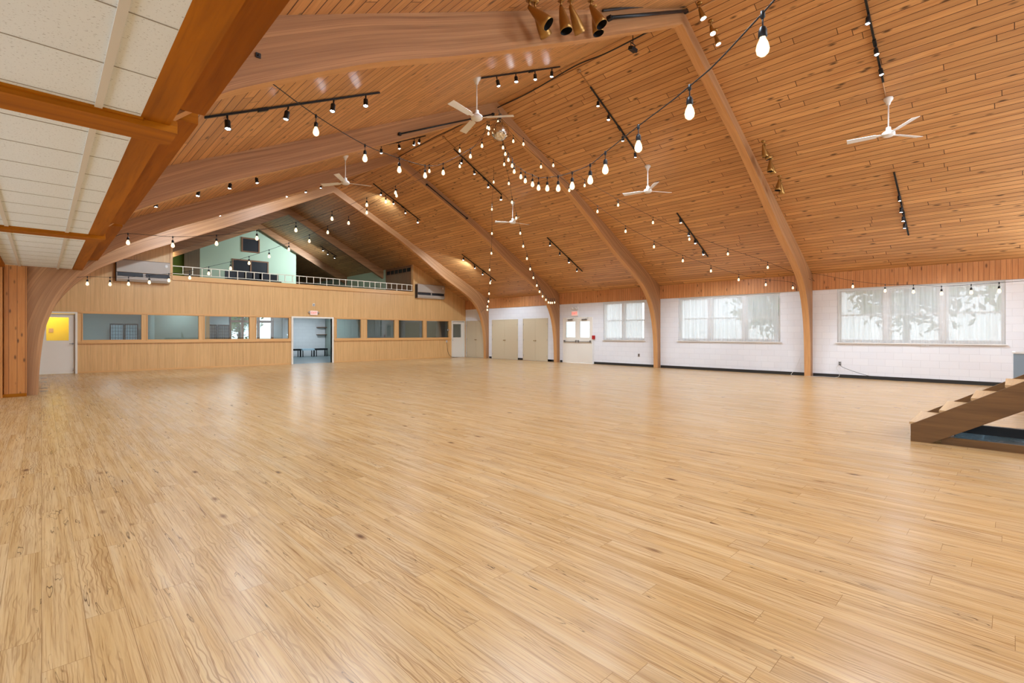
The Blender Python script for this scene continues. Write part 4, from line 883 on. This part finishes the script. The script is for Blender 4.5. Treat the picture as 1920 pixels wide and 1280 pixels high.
track(1.92, 14.27, 16.55, xs(1.92, (1685, 1690, 1694, 1697)), 'black track with four lit heads low on the right slope, nearest the camera')
track(1.8, 1.5, 4.0, [1.8, 2.5, 3.1, 3.8], 'black track with four lit heads low on the left slope before the nearest arch')
track(1.8, 6.2, 8.6, [6.4, 7.0, 7.7, 8.4], 'black track with four lit heads high on the left slope before the nearest arch')
track(-3.6, 14.27, 16.55, [14.5, 15.1, 15.8, 16.3], 'added unseen black track with four lit heads low on the right slope over the stage')  # extra bay of lamps added out of view to light the hall
track(-3.6, 6.2, 8.6, [6.4, 7.0, 7.7, 8.4], 'added unseen black track with four lit heads on the left slope at the stage end')  # second track of the added bay, also out of view
track(28.0, 11.6, 12.6, [11.75, 12.1, 12.45], 'short black track with three lit heads over the gallery', aim=(9.2, 30.8, 4.4))
# ------------------------------------------------------------------ brass spotlights
def brass(mount, aim, label, lit=False, L=.34, R=.085, group='brass cone spotlights by the nearest arch'):
    """mount: point on the ceiling; aim: direction the cone opens"""
    mount = Vector(mount); aim = Vector(aim).normalized(); t = empty('brass_spotlight', mount, label, 'spotlight', group)
    f = MB(); f.lathe([(0, .02), (.05, .02), (.05, -.012), (0, -.016)], (0, 0, 0), (0, 0, 1), 14); f.build('ceiling_plate', M['brass'], t)
    f = MB(); f.tube([(0, 0, 0), (0, 0, -.08)], .012, 8); f.lathe([(0, -.025), (.022, -.012), (.022, .012), (0, .025)], (0, 0, -.09), (0, 0, 1), 10); f.build('swivel', M['brass'], t)
    f = MB(); f.lathe([(0, -.02), (.022, -.015), (.032, .02), (R * .58, L * .28), (R * .80, L * .55), (R * .93, L * .80), (R, L), (R * .95, L)], (0, 0, -.10), aim, 22); sh = f.build('shade', M['brass'], t)
    f = MB(); f.lathe([(0, L * .52), (R * .62, L * .52)], (0, 0, -.10), aim, 20); f.build('lamp', M['led'] if lit else M['darkin'], sh)
    f = MB(); f.lathe([(R * .95, L - .001), (R * .88, L * .80), (R * .62, L * .53)], (0, 0, -.10), aim, 20); f.build('baffle', M['darkin'] if not lit else M['white'], sh)
def bm_at(u, v, Y): p = atY(u, v, Y); return (p.x, Y, roof(p.x))
Yb_ = 4.22
brass(bm_at(993, 3, Yb_), (.42, -.62, -.75), 'brass cone spotlight left of the row on the nearest arch, opening towards the camera')
brass(bm_at(1003, 3, Yb_ + .05), (.75, .1, -.65), 'brass cone spotlight second in the row, turned sideways behind the first')
brass(bm_at(1052, 3, Yb_), (.12, -.18, -1), 'brass cone spotlight in the middle of the row, pointing straight down')
brass(bm_at(1070, 3, Yb_), (.72, .05, -.75), 'brass cone spotlight right of the middle one, turned sideways')
brass(bm_at(1108, 3, Yb_), (.15, -.40, -.80), 'brass cone spotlight at the right of the row, upper of two overlapping')
brass(bm_at(1113, 3, Yb_ + .18), (.10, -.20, -1), 'brass cone spotlight at the right of the row, lower of two overlapping')
brass((9.12, 4.2, roof(9.12)), (.1, -.3, -1), 'lit brass spotlight at the peak of the nearest arch', True, .22, .06)
brass(bm_at(1333, 28, 4.15), (-.2, -.3, -1), 'lit brass spotlight just right of the nearest arch peak, upper', True, .20, .055)
brass(bm_at(1341, 42, 4.15), (.1, -.3, -1), 'lit brass spotlight just right of the nearest arch peak, lower', True, .20, .055)
for (u, v, a_, lb) in ((1431, 268, (.25, -.1, -1), 'upper brass cone spotlight of the top pair right of the nearest arch'), (1434, 280, (.2, -.3, -1), 'lower brass cone spotlight of the top pair right of the nearest arch'),
                       (1446, 303, (.3, -.1, -1), 'brass cone spotlight of the middle pair right of the nearest arch, tilted right'), (1444, 312, (.0, .0, -1), 'brass cone spotlight of the middle pair right of the nearest arch, straight down'),
                       (1461, 338, (-.15, .1, -1), 'brass cone spotlight of the lowest pair right of the nearest arch, left one'), (1464, 340, (.3, 0, -1), 'brass cone spotlight of the lowest pair right of the nearest arch, right one')):
    brass(bm_at(u, v, 4.2), a_, lb, False, .27, .074)
# hanging black flood lamp on the ridge and one on the third arch
t = empty('flood_lamp', (RX - .05, 5.6, 7.72), 'small black flood lamp hanging on a bracket at the ridge', 'lamp'); f = MB(); f.tube([(0, 0, 0), (0, 0, -.2)], .01, 6); f.tube([(-.08, 0, -.2), (.08, 0, -.2)], .01, 6); f.tube([(-.08, 0, -.2), (-.08, 0, -.3)], .01, 6); f.tube([(.08, 0, -.2), (.08, 0, -.3)], .01, 6); f.build('bracket', M['black'], t)
f = MB(); f.obox((0, 0, -.32), (1, 0, 0), (0, 1, .3), (0, -.3, 1), .10, .05, .035); f.build('lamp_body', M['black'], t)
# ------------------------------------------------------------------ mirror ball
BC = Vector((RX, 9.80, 6.93)); t = empty('mirror_ball', BC, 'mirror ball hanging under the peak of the second arch', 'mirror ball')
f = MB(); R = .25; NL, NM = 44, 22
for i in range(NM):
    p0, p1 = math.pi * i / NM, math.pi * (i + 1) / NM; nk = max(6, int(NL * math.sin((p0 + p1) / 2)))
    for k in range(nk):
        a0, a1 = 2 * math.pi * k / nk, 2 * math.pi * (k + 1) / nk
        P = lambda p, a: Vector((math.sin(p) * math.cos(a), math.sin(p) * math.sin(a), math.cos(p))) * R
        f.face([P(p0, a0), P(p1, a0), P(p1, a1), P(p0, a1)])
mir, n_, l_, b_ = new_mat('mirror_tiles'); b_.inputs['Metallic'].default_value = 1; b_.inputs['Roughness'].default_value = .12
nz_ = n_.new('ShaderNodeTexWhiteNoise'); ge = n_.new('ShaderNodeNewGeometry'); l_.new(ge.outputs['True Normal'], nz_.inputs[0]); rp = ramp(n_, [(0, srgb(190, 180, 165)), (1, srgb(250, 246, 238))]); l_.new(nz_.outputs[0], rp.inputs[0]); l_.new(rp.outputs[0], b_.inputs['Base Color'])
f.build('ball', mir, t, merge=False)
f = MB(); f.tube([(0, 0, R), (0, 0, R + .12)], .006, 6); f.lathe([(0, .0), (.05, .0), (.05, .10), (0, .10)], (0, 0, R + .12), (0, 0, 1), 14); f.tube([(0, 0, R + .2), (0, .06, R + .36)], .012, 6); f.build('motor', M['steel'], t)
# ------------------------------------------------------------------ string lights
HUB = Vector((RX, 9.80, 7.25))
def mk_socket():
    t = empty('lamp_socket', (0, 0, 0))
    f = MB(); f.lathe([(0, .012), (.010, .010), (.012, -.02), (.004, -.03)], (0, 0, 0), (0, 0, 1), 8); f.tube([(0, 0, -.02), (0, 0, -.07)], .004, 6); f.lathe([(0.004, -.062), (.014, -.07), (.02, -.085), (.021, -.115), (.017, -.12)], (0, 0, 0), (0, 0, 1), 12); f.build('holder', M['black'], t)
    f = MB(); f.lathe([(.013, -.116), (.015, -.125), (.026, -.15), (.031, -.175), (.027, -.195), (.014, -.208), (0, -.211)], (0, 0, 0), (0, 0, 1), 14); f.build('bulb', M['bulb'], t); return t
SOCK = mk_socket()
used = [False]
DROP = .17
def strand(P, Q, bulbs, label, ends, drop=DROP, r=.0045):
    """P, Q: plan ends of the strand; bulbs: where the photo shows them, ordered"""
    t = empty('string_light', ends[0], label, 'string lights', 'strings of warm filament bulbs'); org = Vector(ends[0]); nodes = []
    for u, v in bulbs:
        b_ = atPlan(u, v, P, Q); nodes.append(b_ + Vector((0, 0, drop)))
    pts = [Vector(ends[0])] + nodes + [Vector(ends[1])]
    f = MB(); f.tube([p - org for p in smoothline(pts, 4)], r, 6); f.build('cable', M['cable'], t)
    for nd in nodes:
        if used[0]: s_ = copy_tree(SOCK)
        else: s_ = SOCK; used[0] = True
        s_.parent = t; s_.location = nd - org; s_.rotation_euler = (0, 0, random.uniform(0, 3))
H2 = (RX, 9.80)
B1 = (.95, -1.32)
strand(H2, B1, [(929.8, 241), (943.1, 277), (947.5, 289), (953.2, 300), (960.2, 311), (964.1, 321.9), (976.6, 331.7), (984.9, 339.4), (998.5, 346), (1009.8, 352.5), (1026.2, 353.6), (1046.6, 353.6), (1072.8, 349.2), (1106.7, 338.3), (1135, 318.6), (1197, 276), (1293, 212), (1430, 90)],
       'nearest string of large warm bulbs sweeping from the mirror ball over the camera', [HUB, (.93, -1.32, 3.14)])
L2 = atY(507, 154, 4.6)
strand(H2, (L2.x, L2.y), [(917, 241), (903.7, 273.8), (882, 293.5), (831, 324), (797, 329.5), (748.7, 318.8), (684.3, 297.5), (592.5, 247.5)], 'string of warm bulbs from the mirror ball to the left side of the nearest arch', [HUB, L2])
A3 = Vector((.96, 11.3, 3.14))
strand(H2, (A3.x, A3.y), [(913.4, 239), (862, 283), (805, 321), (741.6, 361.6), (687.7, 384.5), (622.5, 410.3), (554.8, 431.6), (481.7, 447), (406, 456.7), (324, 460.3), (240, 455)], 'string of warm bulbs from the mirror ball to the left header beam, upper of two', [HUB, A3])
A4 = atY(140, 520, 15.32)
strand(H2, (A4.x, A4.y), [(915.8, 250.6), (862, 312), (743.6, 367), (723.3, 378.4), (687.7, 398.8), (653.6, 418.3), (614.5, 435.8), (580, 452.2), (541.6, 467.8), (504.7, 480.8), (467, 493.3), (432.5, 503.3), (391.3, 512.8), (355.8, 520.8), (316.7, 525.8), (280, 529.4), (241, 532.5), (206.3, 533), (163.8, 532)], 'string of warm bulbs from the mirror ball crossing the gallery front, lower of two', [HUB, A4])
A5 = Vector((17.35, 20.35, 2.55))
strand(H2, (A5.x, A5.y), [(925.6, 281.4), (925.6, 341.6), (922.3, 392.5), (922.3, 437.8), (921.4, 475), (918, 506), (919, 530.6), (917, 550.6), (916, 565), (914, 574.6), (913.8, 580.8)], 'string of warm bulbs from the mirror ball to the farthest arch on the right', [HUB, A5])
A6 = Vector((17.9, 15.1, 2.75))
strand(H2, (A6.x, A6.y), [(945.3, 308.3), (954, 344.2), (960, 379.4), (967.8, 409), (975.5, 437.4), (981, 461.9), (988, 484.9), (994, 504.5), (1000, 520.8), (1006.5, 535.4), (1011.7, 546.9), (1017.3, 555.6), (1023.5, 562), (1028.3, 567), (1032, 567.7), (1035.4, 567.7), (1040, 567)], 'string of warm bulbs from the mirror ball down to the third arch on the right', [HUB, A6])
A7 = Vector((17.75, 4.40, 3.05))
strand(H2, (A7.x, A7.y), [(933.8, 229), (981.4, 270.5), (1037.4, 310.3), (1096.2, 348), (1159, 384.6), (1224.3, 417.4), (1292.5, 448.5), (1364.7, 476.2), (1439.5, 501.4)], 'upper string of warm bulbs from the mirror ball to the nearest arch on the right', [HUB, A7])
A8 = Vector((17.35, 4.80, 2.75))
strand(H2, (A8.x, A8.y), [(937.6, 233.4), (962.4, 265), (1014.4, 313), (1067.4, 357), (1120.3, 396.6), (1172.9, 433.8), (1226.2, 462.7), (1280.3, 488.9), (1333, 508), (1385, 524.4), (1435.8, 533.8), (1486.6, 539.7)], 'lower string of warm bulbs from the mirror ball to the nearest arch on the right', [HUB, A8])
e9 = atPlan(1960, 524, (A7.x, A7.y), (11.5, -2.0))
strand((A7.x, A7.y), (11.5, -2.0), [(1518.3, 521.7), (1599, 537.3), (1659.6, 545.2), (1712.7, 547), (1765.4, 550.4), (1821, 548.3), (1873.5, 545.6)], 'string of warm bulbs continuing right in front of the window nearest the stairs', [A7, e9])
